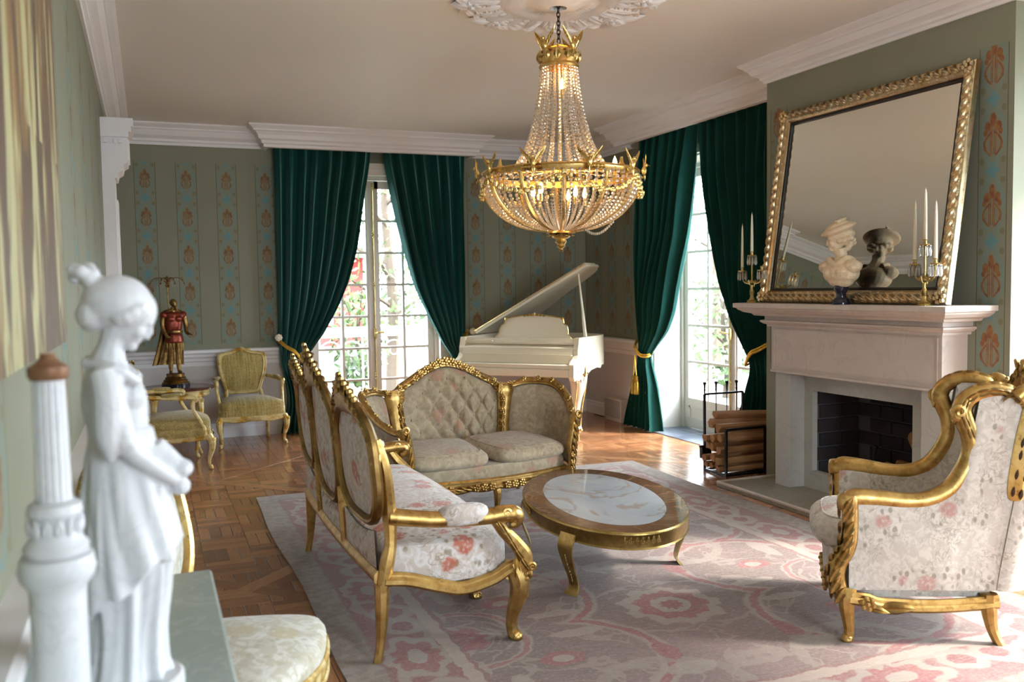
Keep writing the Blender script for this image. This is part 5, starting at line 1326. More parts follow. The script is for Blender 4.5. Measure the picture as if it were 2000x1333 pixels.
# ================================================================== MIRROR
t = thing('gilt_mirror', 'large champagne gilt framed mirror leaning on the chimney breast above the mantel', 'mirror', (4.165, 4.55, 1.366))
mw, mh, tl = .825, 1.385, math.asin(.205/1.385)
def mp_(y, h, d=0): return V((h*sin(tl)-d*cos(tl), y, h*cos(tl)+d*sin(tl)))
m = MB(); m.sm = False; ins_ = .10
m.add([mp_(-mw+ins_, ins_, .0), mp_(mw-ins_, ins_, .0), mp_(mw-ins_, mh-ins_, .0), mp_(-mw+ins_, mh-ins_, .0)], [(0, 1, 2, 3)]); mir = bpy.data.materials.new('mirror_silvering'); mir.use_nodes = True; mir.node_tree.nodes['Principled BSDF'].inputs['Metallic'].default_value = 1; mir.node_tree.nodes['Principled BSDF'].inputs['Roughness'].default_value = .012; mir.node_tree.nodes['Principled BSDF'].inputs['Base Color'].default_value = (.90, .93, .88, 1); obj('mirror_glass', m, mir, t)
m = MB(); m.sm = False; m.add([mp_(-mw, 0, -.01), mp_(mw, 0, -.01), mp_(mw, mh, -.01), mp_(-mw, mh, -.01)], [(3, 2, 1, 0)]); obj('backing_board', m, flat('dark_backing', (.03, .02, .015), .8), t)
def mframe(prof, mat, name, par=t):
    m = MB(); K = len(prof); vs = []
    for (sy, sh) in ((-1, 0), (1, 0), (1, 1), (-1, 1)):
        for w_, d in prof: vs.append(mp_(sy*(mw-w_), w_ if sh == 0 else mh-w_, d))
    m.add(vs, [(i*K+j, i*K+j+1, ((i+1) % 4)*K+j+1, ((i+1) % 4)*K+j) for i in range(4) for j in range(K-1)]); m.sm = True; return obj(name, m, mat, par)
fr = mframe([(0, -.01), (0, .028), (.012, .040), (.03, .046), (.05, .044), (.07, .030), (.082, .020), (.085, .008)], SILVERG, 'frame')
mframe([(.084, .012), (.088, .016), (.10, .012), (.103, .002)], flat('ebonised_slip', (.015, .012, .010), .3), 'inner_slip')
c = MB()
def run(y0_, h0_, y1_, h1_):
    a = V((y0_, h0_, 0)); b = V((y1_, h1_, 0)); L = (b-a).length; k = int(L/.062); d = (b-a)/L
    for i in range(k):
        q = a+d*(L*(i+.5)/k); dd = (mp_(q.x+d.x*.01, q.y+d.y*.01)-mp_(q.x, q.y)); nn = mp_(0, 0, 1)-mp_(0, 0, 0); inw = V((-d.y, d.x, 0))
        p = mp_(q.x, q.y, .040); c.leaf(p, dd+(mp_(q.x+inw.x*.005, q.y+inw.y*.005)-mp_(q.x, q.y)), nn, .085, .05, .028)
        p2 = q-inw*.026; c.leaf(mp_(p2.x, p2.y, .034), dd, nn, .05, .022, .02); p3 = q+inw*.028; c.ball(mp_(p3.x, p3.y, .030), (.008, .008, .008), 6, m=4)
o_ = .036; run(-mw+o_, o_, mw-o_, o_); run(mw-o_, o_, mw-o_, mh-o_); run(mw-o_, mh-o_, -mw+o_, mh-o_); run(-mw+o_, mh-o_, -mw+o_, o_)
for sy in (-1, 1):
    for h in (o_, mh-o_): c.rosette(mp_(sy*(mw-o_), h, .044), mp_(0, 0, 1)-mp_(0, 0, 0), .045)
obj('carved_gadroons', c, SILVERG, fr)
# ================================================================== REMESHED FIGURES
def remesh(o, vox, sm=3, fac=.5):
    r = o.modifiers.new('remesh', 'REMESH'); r.mode = 'VOXEL'; r.voxel_size = vox; r.use_smooth_shade = True
    s_ = o.modifiers.new('smooth', 'SMOOTH'); s_.iterations = sm; s_.factor = fac
    # bake to a plain mesh so that copies and checks read the final surface
    dg = bpy.context.evaluated_depsgraph_get(); dg.update(); ev = o.evaluated_get(dg); me = bpy.data.meshes.new_from_object(ev); mats = list(o.data.materials); o.modifiers.clear(); o.data = me
    if not me.materials:
        for q in mats: me.materials.append(q)
    return o
def head(m, c, r, face, up_=(0, 0, 1)):
    """head ellipsoid with nose, brow, chin, ears; face = forward dir"""
    f = V(face).normalized(); u = V(up_); u = (u-f*u.dot(f)).normalized(); s_ = f.cross(u); c = V(c)
    def T(a, b, d, ra, rb, rd):  # a fwd, b side, d up
        p = c+(f*a+s_*b+u*d)*r; return Matrix(((f.x*r*ra, s_.x*r*rb, u.x*r*rd, p.x), (f.y*r*ra, s_.y*r*rb, u.y*r*rd, p.y), (f.z*r*ra, s_.z*r*rb, u.z*r*rd, p.z), (0, 0, 0, 1)))
    m.rawball(T(-.08, 0, .15, .88, .72, .82), 16, 12); m.rawball(T(.22, 0, -.30, .58, .50, .62), 14, 10)
    m.rawball(T(.66, 0, -.80, .20, .22, .18), 8, 6); m.rawball(T(.80, 0, -.17, .17, .085, .27), 8, 6); m.rawball(T(.88, 0, -.30, .12, .12, .09), 8, 6)
    m.rawball(T(.70, 0, .14, .12, .42, .09), 8, 6); m.rawball(T(.74, 0, -.55, .10, .20, .07), 8, 6)
    for q in (-1, 1): m.rawball(T(-.02, q*.68, -.08, .16, .09, .24), 8, 6); m.rawball(T(.55, q*.34, -.28, .22, .2, .24), 8, 6)
def limb(m, P, r, n=10): m.tube(cr(P, 4), crs(r, 4), n)
def hand(m, w, d, side, r, curl=.4, nrm=None):
    """palm + five fingers from wrist w toward d"""
    d = V(d).normalized(); n_ = V(nrm or (0, 0, -1)); n_ = (n_-d*n_.dot(d)).normalized(); s_ = d.cross(n_)*side; w = V(w)
    Mx = Matrix(((d.x*r*1.5, s_.x*r*1.15, n_.x*r*.5, (w+d*r*1.2).x), (d.y*r*1.5, s_.y*r*1.15, n_.y*r*.5, (w+d*r*1.2).y), (d.z*r*1.5, s_.z*r*1.15, n_.z*r*.5, (w+d*r*1.2).z), (0, 0, 0, 1)))
    m.rawball(Mx, 8, 6)
    for k, L in enumerate((1.9, 2.2, 2.05, 1.6)):
        b = w+d*r*2.2+s_*r*(.8-.53*k); e1 = b+d*r*L*.45+n_*r*.12; e2 = e1+(d*cos(curl*1.5)+n_*sin(curl*1.5))*r*L*.35; e3 = e2+(d*cos(curl*3)+n_*sin(curl*3))*r*L*.25
        m.tube([w+d*r*1.2+s_*r*(.6-.4*k), b, e1, e2, e3], [r*.3, r*.30, r*.27, r*.24, r*.18], 6)
    b = w+d*r*.7+s_*r*.9; m.tube([w+d*r*.3, b, b+(d*.7+s_*.8+n_*.3)*r*.8, b+(d*1.2+s_*.8+n_*.7)*r*1.1], [r*.35, r*.33, r*.28, r*.2], 6)
# ---- cream bust on black socle
t = thing('marble_bust', 'cream marble bust of a woman in a beret on a black socle before the mirror', 'bust', (4.06, 4.46, 1.362))
m = MB(); m.lathe([(.056, 0), (.056, .012), (.050, .018), (.048, .03), (.032, .045), (.030, .07), (.040, .085), (.044, .09), (.044, .118), (.036, .124)], 24); obj('socle', m, BLACKST, t)
m = MB(); m.super((0, 0, .20), (.075, .105, .07), 2.4, 20, 12); m.ball((.0, .0, .155), (.06, .08, .05), 14, m=10)
for s_ in (-1, 1): m.ball((-.01, s_*.085, .235), (.048, .055, .042), 12, m=8); m.ball((-.045, s_*.04, .20), (.035, .04, .035), 10, m=8)
limb(m, [(.01, 0, .24), (.0, .0, .30), (-.008, .006, .345)], [.055, .036, .038])
for k in range(7): a = R(-70+23*k); m.tube(cr([(-.02-.05*cos(a), .075*sin(a), .17), (-.05*cos(a), .10*sin(a), .225), (-.03*cos(a), .05*sin(a)+.01, .275)], 3), .010, 6)
m.tube(cr([(.03, -.06, .27), (-.02, -.055, .29), (-.05, .0, .25), (-.03, .06, .285), (.03, .055, .27)], 4), [.016]*20, 8)
head(m, (-.015, .012, .400), .068, (-.72, .68, -.15)); 
hm = MB()
m.super((.012, .0, .435), (.066, .066, .040), 2, 16, 8)
for k in range(16): a = 2*pi*k/16; m.ball((.010+.055*cos(a), -.002+.055*sin(a), .395+.012*sin(3*a)-.01*cos(a)), .018, 8)
m.ball((.030, -.035, .385), (.024, .022, .034), 10); m.ball((.022, -.030, .352), (.018, .018, .024), 10)
Mh = Matrix.Translation((-.005, .015, .462)) @ Matrix.Rotation(R(-16), 4, 'Y') @ Matrix.Rotation(R(-14), 4, 'X')
m.rawball(Mh @ Matrix.Diagonal((.098, .105, .030, 1)), 20, 8); m.rawball(Mh @ Matrix.Translation((0, 0, .018)) @ Matrix.Diagonal((.07, .072, .034, 1)), 16, 8)
for k in range(5): m.leaf(Mh @ V((.02*k-.04, -.04, .045)), (1, -.2, .2), (0, -.2, 1), .06, .02, .02)
bf = remesh(obj('bust_figure', m, BUST, t), .0035, 2); bf.scale = (1.0, 1.28, 1.03); bf.location.z = -.004
# ---- candelabra
def candelabrum(loc, rz, label, ang0, heights):
    arm_r = .15 if loc[1] > 5 else .11
    t = thing('crystal_candelabrum', label, 'candelabrum', loc, rz, 'crystal candelabra on the mantel shelf')
    m = MB(); m.lathe([(.035, 0), (.036, .006), (.030, .012), (.034, .018), (.020, .026), (.014, .04), (.010, .055)], 16, mod=lambda a, z: 1+.12*cos(a*5) if z < .02 else 1); obj('base', m, BRASS, t)
    m = MB(); limb(m, [(0, 0, .05), (.004, 0, .08), (-.003, 0, .105), (0, 0, .13)], [.008, .012, .009, .012]); m.ball((0, 0, .150), .010); limb(m, [(0, 0, .125), (.018, .0, .12), (.02, 0, .15)], [.005, .004, .003], 6); limb(m, [(0, 0, .125), (-.018, 0, .135), (-.026, 0, .16)], [.005, .004, .003], 6); limb(m, [(0, 0, .15), (0, 0, .24), (0, 0, .34)], [.005, .006, .006], 6)
    for k in range(3): a = 2*pi*k/3; m.leaf((.01*cos(a), .01*sin(a), .075), (0, 0, 1), (cos(a), sin(a), 0), .05, .02, .01)
    obj('cherub_stem', m, BRASS, t)
    spots = [(0, 0, .345)]+[(arm_r*cos(a), arm_r*sin(a), .235) for a in [ang0, ang0+pi]]
    for i, (x, y, z) in enumerate(spots):
        m = MB()
        if i: 
            limb(m, [(0, 0, .17), (x*.3, y*.3, .145), (x*.75, y*.75, .15), (x, y, .185), (x, y, z)], [.005, .006, .005, .005, .006], 6); m.scroll((x*.3, y*.3, .165), (x, y, 0), (-y, x, 0), .016, .005); m.leaf((x*.55, y*.55, .155), (x, y, .02), (0, 0, 1), .04, .02, .01)
            arm = obj('branch', m, BRASS, t); m = MB()
        else: arm = t
        m.lathe([(.004, -.012), (.008, -.008), (.031, -.002), (.033, .003), (.012, .004), (.010, .02), (.014, .028), (.013, .03)], 14, Matrix.Translation((x, y, z))); cup = obj('drip_pan', m, BRASS, arm)
        m = MB()
        for k in range(9):
            a = 2*pi*k/9; px_, py_ = x+.031*cos(a), y+.031*sin(a); m.ball((px_, py_, z-.008), .004, 6, m=4)
            m.lathe([(.0005, -.072), (.0078, -.058), (.0050, -.02), (.006, -.016), (.001, -.012)], 6, Matrix.Translation((px_, py_, z)))
        pr = obj('crystal_prisms', m, CRYSTAL, arm, kind='stuff')
        cd = MB(); hh = heights[i]-z-.02
        cd.lathe([(.011, z+.02), (.0105, z+.02+hh*.3), (.0085, z+.02+hh*.7), (.006, z+.02+hh*.93), (.0012, z+.02+hh)], 10, Matrix.Translation((x, y, 0))); cd.cyl((x, y, heights[i]-.002), (x, y, heights[i]+.008), .001, 5)
        Rm = Matrix.Rotation(rz, 3, 'Z'); o = obj('taper_candle', cd, WAX); o.location = loc; o.rotation_euler = (0, 0, rz)
        yield o, i, (x, y, z)
cl = ['tall ivory taper candle in the centre cup of the %s candelabrum', 'ivory taper candle in the %s candelabrum, on the arm nearer the green curtain', 'ivory taper candle in the %s candelabrum, on the arm nearer the armchair']
for (loc, lab, a0, hs_, wh) in (((4.078, 5.385, 1.362), 'crystal hung brass candelabrum at the curtain end of the mantel shelf', R(80), (.65, .58, .245), 'curtain end'), ((4.078, 3.82, 1.362), 'crystal hung brass candelabrum at the right end of the mantel shelf', R(72), (.66, .60, .58), 'right end')):
    for o, i, p in candelabrum(loc, 0, lab, a0, hs_): tag(o, cl[i] % wh, 'candle', 'ivory candles on the mantel')
# ================================================================== ROUND TABLE + WARRIOR LAMP
t = thing('round_side_table', 'small round table with dark polished top and gilt cabriole legs', 'table', (.215, 8.93, 0))
m = MB(); m.lathe([(.33, .595), (.345, .600), (.345, .612), (.335, .617)], 40); mm_ = marble('dark_mahogany', srgb(92, 42, 30), srgb(70, 30, 22), srgb(110, 56, 38), 4, .12); obj('tabletop', m, mm_, t)
m = MB(); m.lathe([(.285, .53), (.295, .54), (.295, .585), (.30, .595)], 40)
for k in range(8): a = 2*pi*k/8+.2; m.leaf((.298*cos(a), .298*sin(a), .56), (-sin(a), cos(a), 0), (cos(a), sin(a), 0), .10, .045, .02)
obj('apron', m, CREAMG, t)
for k in range(4):
    a = R(45+90*k); m = MB(); cabriole(m, .25*cos(a), .25*sin(a), .57, cos(a), sin(a), .03, .014, .035, .03); obj('leg', m, CREAMG, t)
wx, wy, wz = .215, 8.93, .617
t = thing('warrior_lamp', 'bronze warrior figure lamp in red cuirass under a palm shaped crystal shade', 'lamp', (wx, wy, wz), R(12))
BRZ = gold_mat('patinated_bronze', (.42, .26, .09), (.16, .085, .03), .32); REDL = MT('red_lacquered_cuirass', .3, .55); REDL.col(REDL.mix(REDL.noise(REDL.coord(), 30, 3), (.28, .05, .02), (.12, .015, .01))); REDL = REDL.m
m = MB(); m.lathe([(.125, 0), (.125, .035)], 32); obj('black_plinth', m, BLACKST, t)
m = MB(); m.lathe([(.120, .035), (.122, .045), (.105, .055), (.110, .065), (.092, .078), (.096, .088), (.080, .10), (.082, .125), (.074, .13)], 32); obj('stepped_base', m, BRZ, t)
fz = .13; H_ = .70   # figure from .13 to .83
m = MB()
limb(m, [(.035, -.02, fz+.0), (.035, 0, fz+.02), (.032, .005, fz+.10), (.030, -.005, fz+.18), (.028, 0, fz+.33)], [.014, .016, .024, .022, .036]); m.ball((.038, -.035, fz+.012), (.016, .034, .013), 8)
limb(m, [(-.035, .02, fz+.0), (-.035, .02, fz+.02), (-.034, .02, fz+.10), (-.030, .01, fz+.18), (-.028, .0, fz+.33)], [.014, .016, .024, .022, .036]); m.ball((-.042, -.005, fz+.012), (.018, .032, .013), 8)
limb(m, [(.095, -.0, fz+.54), (.108, -.005, fz+.45), (.105, -.035, fz+.385), (.118, -.065, fz+.365)], [.028, .022, .018, .013]); hand(m, (.118, -.065, fz+.365), (.4, -.8, -.1), 1, .012)
limb(m, [(-.09, .0, fz+.54), (-.10, .0, fz+.45), (-.075, -.035, fz+.36), (-.05, -.06, fz+.34)], [.028, .023, .018, .013]); hand(m, (-.05, -.06, fz+.34), (.8, -.3, -.2), -1, .012)
limb(m, [(.0, 0, fz+.56), (.0, -.004, fz+.62)], [.026, .022]); head(m, (.002, -.012, fz+.655), .042, (.55, -.83, -.05))
m.tube(cr([(.012, -.045, fz+.625), (.02, -.05, fz+.605), (.008, -.03, fz+.60)], 3), .012, 6)
remesh(obj('warrior_body', m, BRZ, t), .0045, 2)
m = MB(); m.super((0, 0, fz+.47), (.078, .052, .11), 2.4, 20, 12); m.super((0, 0, fz+.53), (.088, .05, .05), 2.4, 20, 10)
for s_ in (-1, 1): m.ball((s_*.088, 0, fz+.545), (.034, .036, .036), 10); m.ball((s_*.032, -.042, fz+.51), (.034, .02, .028), 10)
m.lathe([(.072, fz+.37), (.078, fz+.35), (.085, fz+.30), (.080, fz+.285)], 20, mod=lambda a, z: 1+.05*cos(a*14))
remesh(obj('red_cuirass', m, REDL, t), .005, 2)
m = MB()
for k in range(14): a = 2*pi*k/14; m.leaf((.078*cos(a), .062*sin(a), fz+.245), (0, 0, -1), (cos(a), sin(a), 0), .11, .03, .012)
m.lathe([(.075, fz+.375), (.080, fz+.385), (.078, fz+.40)], 20); obj('leather_straps', m, BRZ, t)
m = MB()
def cape(u, v):
    a = R(35+110*u+ (10*(v) if u > .5 else -35*v)); z = fz+.575-.50*v; r_ = .085+.05*v+.012*sin(u*22)*(.3+v); return V((-.01+r_*cos(a)*(1.0)-.05*v*v, .0+r_*.75*sin(a)+.02, z))
m.grid(cape, 40, 20); m.tube(cr([(-.08, .02, fz+.575), (-.04, -.03, fz+.59), (.02, .035, fz+.60), (.08, .02, fz+.57)], 4), .014, 6); obj('cape', m, BRZ, t)
m = MB(); m.tube([(-.03, .05, .13), (-.03, .055, .96)], .006, 8); m.lathe([(.012, .93), (.022, .95), (.014, .965), (.024, .985), (.012, 1.0), (.02, 1.02), (.004, 1.04)], 10, Matrix.Translation((-.03, .055, 0)))
for k in range(8): m.leaf((-.03+.02*cos(k*.785), .055+.02*sin(k*.785), .99), (cos(k*.785), sin(k*.785), 1), (cos(k*.785), sin(k*.785), 0), .05, .02, .01)
st = obj('lamp_stem', m, BRZ, t)
for k in range(8):
    a = 2*pi*k/8+.2; m = MB(); L = cr([(-.03, .055, .975), (-.03+.06*cos(a), .055+.06*sin(a), 1.02), (-.03+.125*cos(a), .055+.125*sin(a), 1.015), (-.03+.165*cos(a), .055+.165*sin(a), .96)], 5); m.tube(L, [.004, .004, .003, .002], 6)
    for q in range(2, len(L), 3): m.leaf(L[q], L[q]-L[q-1], (0, 0, 1), .03, .012, .004)
    fr_ = obj('palm_frond', m, BRZ, t); c = MB()
    for q in range(4, len(L), 2):
        for h in range(5): c.ball(L[q]+V((0, 0, -.012-.016*h)), .0035, 5, m=4)
    obj('crystal_drops', c, CRYSTAL, fr_, kind='stuff')
# ================================================================== MAIDEN AND COLUMN ON THE CONSOLE
t = thing('maiden_statuette', 'white marble maiden statuette with hair in a bun, head bowed, on the console', 'statue', (-.055, 1.66, .80), 0)
# faces +X; height .72
m = MB(); m.lathe([(.088, 0), (.092, .006), (.092, .030), (.086, .036)], 32); obj('round_base', m, STATUE, t)
m = MB()
rad = [(.036, .070), (.06, .062), (.12, .058), (.20, .066), (.28, .070), (.36, .066), (.42, .058), (.46, .048), (.50, .052), (.535, .050), (.57, .034)]
def fold(a, z): return 1+(.085*cos(9*a+5*z)+.045*cos(17*a-7*z+1))*max(0, min(1, (.44-z)/.1))
vs = []; nA = 72; zs = [.036+.53*k/46 for k in range(47)]
for z in zs:
    r_ = clerp(rad, z); lean = .012*sin(z*6); 
    for k in range(nA): a = 2*pi*k/nA; q = r_*fold(a, z); vs.append((q*cos(a)*1.0+lean-.004, q*sin(a)*.86, z))
m.add(vs, [(j*nA+k, j*nA+(k+1) % nA, (j+1)*nA+(k+1) % nA, (j+1)*nA+k) for j in range(46) for k in range(nA)]+[tuple(range(nA-1, -1, -1)), tuple(range(46*nA, 47*nA))])
# overskirt rising toward the hands
vs = []; nB = 60
for j in range(24):
    q = j/23
    for k in range(nB):
        a = 2*pi*k/nB; zb = .205+.055*cos(a)+.012*cos(6*a); z = zb+(.47-zb)*q; r_ = (.078-.028*q)*(1+.075*cos(11*a+6*q)*(1-q*.6))+.012*max(0, cos(a))*(1-q); vs.append((r_*cos(a)+.004, r_*sin(a)*.9, z))
m.add(vs, [(j*nB+k, j*nB+(k+1) % nB, (j+1)*nB+(k+1) % nB, (j+1)*nB+k) for j in range(23) for k in range(nB)]+[tuple(range(nB-1, -1, -1)), tuple(range(23*nB, 24*nB))])
# torso, bust, back, shoulders
m.super((-.012, 0, .535), (.042, .060, .055), 2.3, 20, 12); 
for s_ in (-1, 1): m.ball((.022, s_*.024, .525), (.024, .024, .024), 10); m.ball((-.012, s_*.058, .560), (.026, .022, .026), 10)
limb(m, [(-.012, 0, .575), (-.006, 0, .612), (.006, 0, .640)], [.034, .021, .024])
# head bowed
head(m, (.024, 0, .664), .052, (.80, .0, -.6), (.6, 0, .80))
# hair cap with waves and bun
m.rawball(Matrix.Translation((.006, 0, .686)) @ Matrix.Diagonal((.056, .048, .046, 1)), 20, 12)
for k in range(12):
    a = R(-110+20*k); m.ball((.02+.034*cos(a)*.9, .040*sin(a), .682-.02*abs(sin(a))+.012*cos(a)), (.013, .012, .013), 8, m=6)
m.ball((-.034, 0, .664), (.026, .036, .028), 10); m.ball((.055, 0, .676), .009, 8)
m.ball((-.034, 0, .722), (.016, .016, .014), 10); 
for k in range(7): a = k*.9; m.ball((-.044+.014*cos(a), .014*sin(a), .734+.008*sin(a*2)), (.013, .012, .012), 8, m=6)
# arms: both come forward to hold a shell bowl
for s_ in (-1, 1):
    limb(m, [(-.012, s_*.064, .560), (.0, s_*.070, .50), (.018, s_*.066, .445), (.055, s_*.040, .405), (.088, s_*.018, .375)], [.024, .022, .019, .016, .010])
    hand(m, (.088, s_*.018, .375), (.7, -s_*.3, -.55), s_, .0085, .6, nrm=(0, -s_, .2))
    # sleeve drape
    m.tube(cr([(-.02, s_*.066, .575), (-.01, s_*.076, .53), (-.012, s_*.076, .47), (-.01, s_*.07, .425)], 4), crs([.020, .024, .022, .006], 4), 10)
    m.tube(cr([(-.045, s_*.03, .585), (.0, s_*.066, .578), (.035, s_*.04, .55)], 4), .010, 8)
# cloth bundle between hands and hip
m.tube(cr([(.05, 0, .43), (.085, 0, .395), (.105, 0, .385)], 4), crs([.028, .024, .012], 4), 10); m.ball((.098, 0, .392), (.022, .026, .018), 10); m.ball((.096, 0, .36), (.018, .022, .016), 8)
for k in range(5): m.tube(cr([(.06+.004*k, -.03+.015*k, .37), (.052, -.03+.015*k, .30), (.062, -.034+.017*k, .24)], 3), .010, 6)
remesh(obj('maiden_figure', m, STATUE, t), .0032, 1, .4)
# feet peeping out
t2 = thing('column_lamp_base', 'white fluted column with bronze cap on a round pedestal, left of the maiden', 'column ornament', (-.140, 1.475, .80)); CS = Matrix.Diagonal((.84, .84, .93, 1))
m = MB(); m.lathe([(.064, 0), (.064, .03), (.058, .04), (.056, .055), (.048, .07), (.046, .12), (.0465, .27), (.048, .285), (.060, .30), (.064, .315), (.060, .335), (.046, .34)], 40, CS); obj('pedestal', m, STATUE, t2)
m = MB(); m.lathe([(.052, .34), (.054, .352), (.046, .362), (.042, .368), (.042, .40), (.046, .405), (.044, .418), (.033, .425)], 36, CS)
for k in range(14): a = 2*pi*k/14; m.leaf((.036*cos(a), .036*sin(a), .358), (0, 0, 1), (cos(a), sin(a), 0), .030, .018, .006)
for _v in (): pass
obj('carved_collar', m, STATUE, t2)
m = MB(); m.lathe([(.030, .425), (.029, .44), (.0265, .60), (.026, .62)], 96, CS, mod=lambda a, z: 1-.10*abs(cos(a*8))**.5 if .43 < z < .615 else 1); obj('fluted_shaft', m, STATUE, t2)
m = MB(); m.lathe([(.030, .618), (.034, .625), (.034, .638), (.022, .645), (.014, .652), (.012, .66)], 28, CS); obj('bronze_cap', m, flat('brown_bronze', srgb(128, 92, 66), .45, .4), t2)
t = thing('fluted_shell', 'white fluted scallop shell standing behind the column', 'shell ornament', (-.125, 1.83, .80))
m = MB()
def shell(u, v): a = R(-75+150*u); r_ = .10*v*(1+.04*abs(sin(u*pi*9))); return V((.055+r_*sin(a)*.8-.05*0, .012*abs(sin(u*pi*9))*v, .26+r_*cos(a)))
m.grid(shell, 73, 8); m.grid(lambda u, v: shell(u, v)+V((0, .008, 0)), 73, 8); obj('shell', m, STATUE, t); m = MB(); m.lathe([(.04, 0), (.045, .01), (.02, .04), (.014, .15), (.02, .25), (.012, .27)], 16, Matrix.Translation((.055, 0, 0))); obj('stand', m, STATUE, t)
# ================================================================== PAINTING ON THE LEFT WALL
t = thing('abstract_painting', 'large abstract brown and pale green canvas on the left wall', 'painting', (LX, 2.55, 1.35))
m = MB(); m.sm = False; m.box(.003, .035, -.95, .62, 0, 1.45); obj('canvas', m, CANVAS, t)
# ================================================================== CURTAINS
def curtain(name, label, mp, L, Rr, folds, seed, ztop, zbot, tie, amp=.075, tiecol=True, group='green velvet curtains'):
    """mp(u, w, z): along, out into the room. L,R: [(z,u)] rising z. tie=(z,)"""
    t = thing(name, label, 'curtain', mp((L[-1][1]+Rr[-1][1])/2, 0, 0), 0, group); base = t.location.copy(); rr = random.Random(seed); ph = [rr.random()*6.28 for _ in range(4)]
    NU, NV = 150, 56; zt = tie
    def fn(u, v):
        z = zbot+(ztop-zbot)*v; a, b = clerp(L, z), clerp(Rr, z); 
        s_ = u+.010*sin(u*23+ph[0]); x = a+(b-a)*s_; wd = abs(b-a)
        k = min(1, max(.35, wd/ .9)); A = amp*(.55+.45*k)*(1-.45*max(0, z-2.5)/.5)
        th = 2*pi*folds*u+ph[1]+.35*sin(z*1.7+ph[2]); w = A*(sin(th)+.30*sin(2*th+ph[3])*.6)+.010*sin(z*3+u*9)
        g = math.exp(-((z-zt)/.16)**2); w = w*(1-.45*g)+.03*g*sin(pi*u)+.07*sin(pi*u)*max(0, 1-abs(z-zt-.5)/.7)
        x += .012*cos(th)*(1-g); w = max(-.072, min(w, .07) if z > 2.9 else w)
        return mp(x, w, z)-base
    m = MB(); m.grid(fn, NU, NV); m.sm = 'all'; obj('curtain_cloth', m, VELVET, t)
    return t, fn, base
def bk(u, w, z): return V((u, 9.485-w, z))
def rw(u, w, z): return V((4.745-w, u, z))
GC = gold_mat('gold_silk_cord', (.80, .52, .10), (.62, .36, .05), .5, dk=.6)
def tieback(t, base, mp, u0, u1, z0, zk, hook, tassel=None):
    m = MB(); P = [mp(u0, .02, z0)-base, mp(u0+(u1-u0)*.25, .10, z0-.02*0+ (zk-z0)*.3)-base, mp((u0+u1)/2, .12, (z0+zk)/2)-base, mp(u0+(u1-u0)*.8, .10, zk)-base, mp(u1, .02, zk)-base, mp((u0+u1)/2, -.09, (z0+zk)/2)-base]
    m.tube(cr(P, 6, True), .011, 8, closed=True); 
    P2 = [p+V((0, 0, .022)) for p in P]; m.tube(cr(P2, 6, True), .008, 8, closed=True)
    if hook: m.tube([P[0], mp(*hook)-base], .008, 8)
    c = obj('tieback_cord', m, GC, t)
    if tassel:
        for k in (-1, 1):
            x, z = tassel; m = MB(); a = mp(x, .13, z)-base; b = mp(x+k*.028, .13, z-.22)-base; m.tube([a, a.lerp(b, .5)+V((0, 0, 0)), b], .006, 6); T = Matrix.Translation(b); 
            m.lathe([(.006, .01), (.018, .0), (.020, -.02), (.016, -.03), (.022, -.035), (.022, -.05), (.020, -.055)], 14, T); m.lathe([(.020, -.055), (.026, -.07), (.030, -.17), (.028, -.185)], 20, T, mod=lambda a_, z_: 1+.05*cos(a_*10)); obj('tassel', m, GC, c)
A_L = [(0, 1.24), (.37, 1.31), (.80, 1.25), (1.3, 1.24), (2.95, 1.235)]; A_R = [(0, 1.66), (.40, 1.58), (.77, 1.50), (.84, 1.57), (1.05, 1.72), (1.32, 1.87), (1.59, 1.99), (1.97, 2.10), (2.41, 2.18), (2.96, 2.27)]
t, f, b = curtain('velvet_curtain', 'dark green velvet curtain left of the back french doors, swept to the left', bk, A_L, A_R, 8, 1, 2.985, .01, .78)
tieback(t, b, bk, 1.24, 1.54, .98, .74, (1.22, -.08, 1.0))
B_L = [(0, 2.92), (.40, 3.05), (.69, 3.13), (.9, 3.0), (1.19, 2.85), (1.53, 2.70), (1.97, 2.58), (2.41, 2.48), (2.96, 2.39)]; B_R = [(0, 3.42), (.40, 3.34), (.72, 3.26), (1.06, 3.28), (1.86, 3.30), (2.97, 3.32)]
t, f, b = curtain('velvet_curtain', 'dark green velvet curtain right of the back french doors, swept behind the piano', bk, B_L, B_R, 7, 2, 2.985, .01, .70)
tieback(t, b, bk, 3.29, 3.10, .98, .66, (3.36, -.08, 1.0))
C_L = [(0, 7.76), (.45, 7.83), (.77, 7.93), (.84, 7.86), (1.03, 7.66), (1.24, 7.53), (1.54, 7.44), (2.02, 7.27), (2.49, 7.17), (2.99, 7.10)]; C_R = [(0, 8.40), (.41, 8.26), (.80, 8.12), (1.81, 8.14), (2.99, 8.11)]
t, f, b = curtain('velvet_curtain', 'green velvet curtain with gold double tassel tieback nearer the piano', rw, C_L, C_R, 7, 3, 2.985, .015, .80)
tieback(t, b, rw, 8.12, 7.92, .92, .78, None, (8.02, .79))
D_L = [(0, 5.99), (2.99, 5.99)]; D_R = [(.30, 6.42), (.6, 6.32), (.82, 6.28), (.95, 6.37), (1.21, 6.54), (1.53, 6.69), (1.99, 6.82), (2.46, 6.93), (2.99, 7.01)]
t, f, b = curtain('velvet_curtain', 'green velvet curtain with plain gold cord beside the chimney breast', rw, D_L, D_R, 7, 4, 2.985, .015, .82)
tieback(t, b, rw, 5.98, 6.28, 1.0, .82, None)
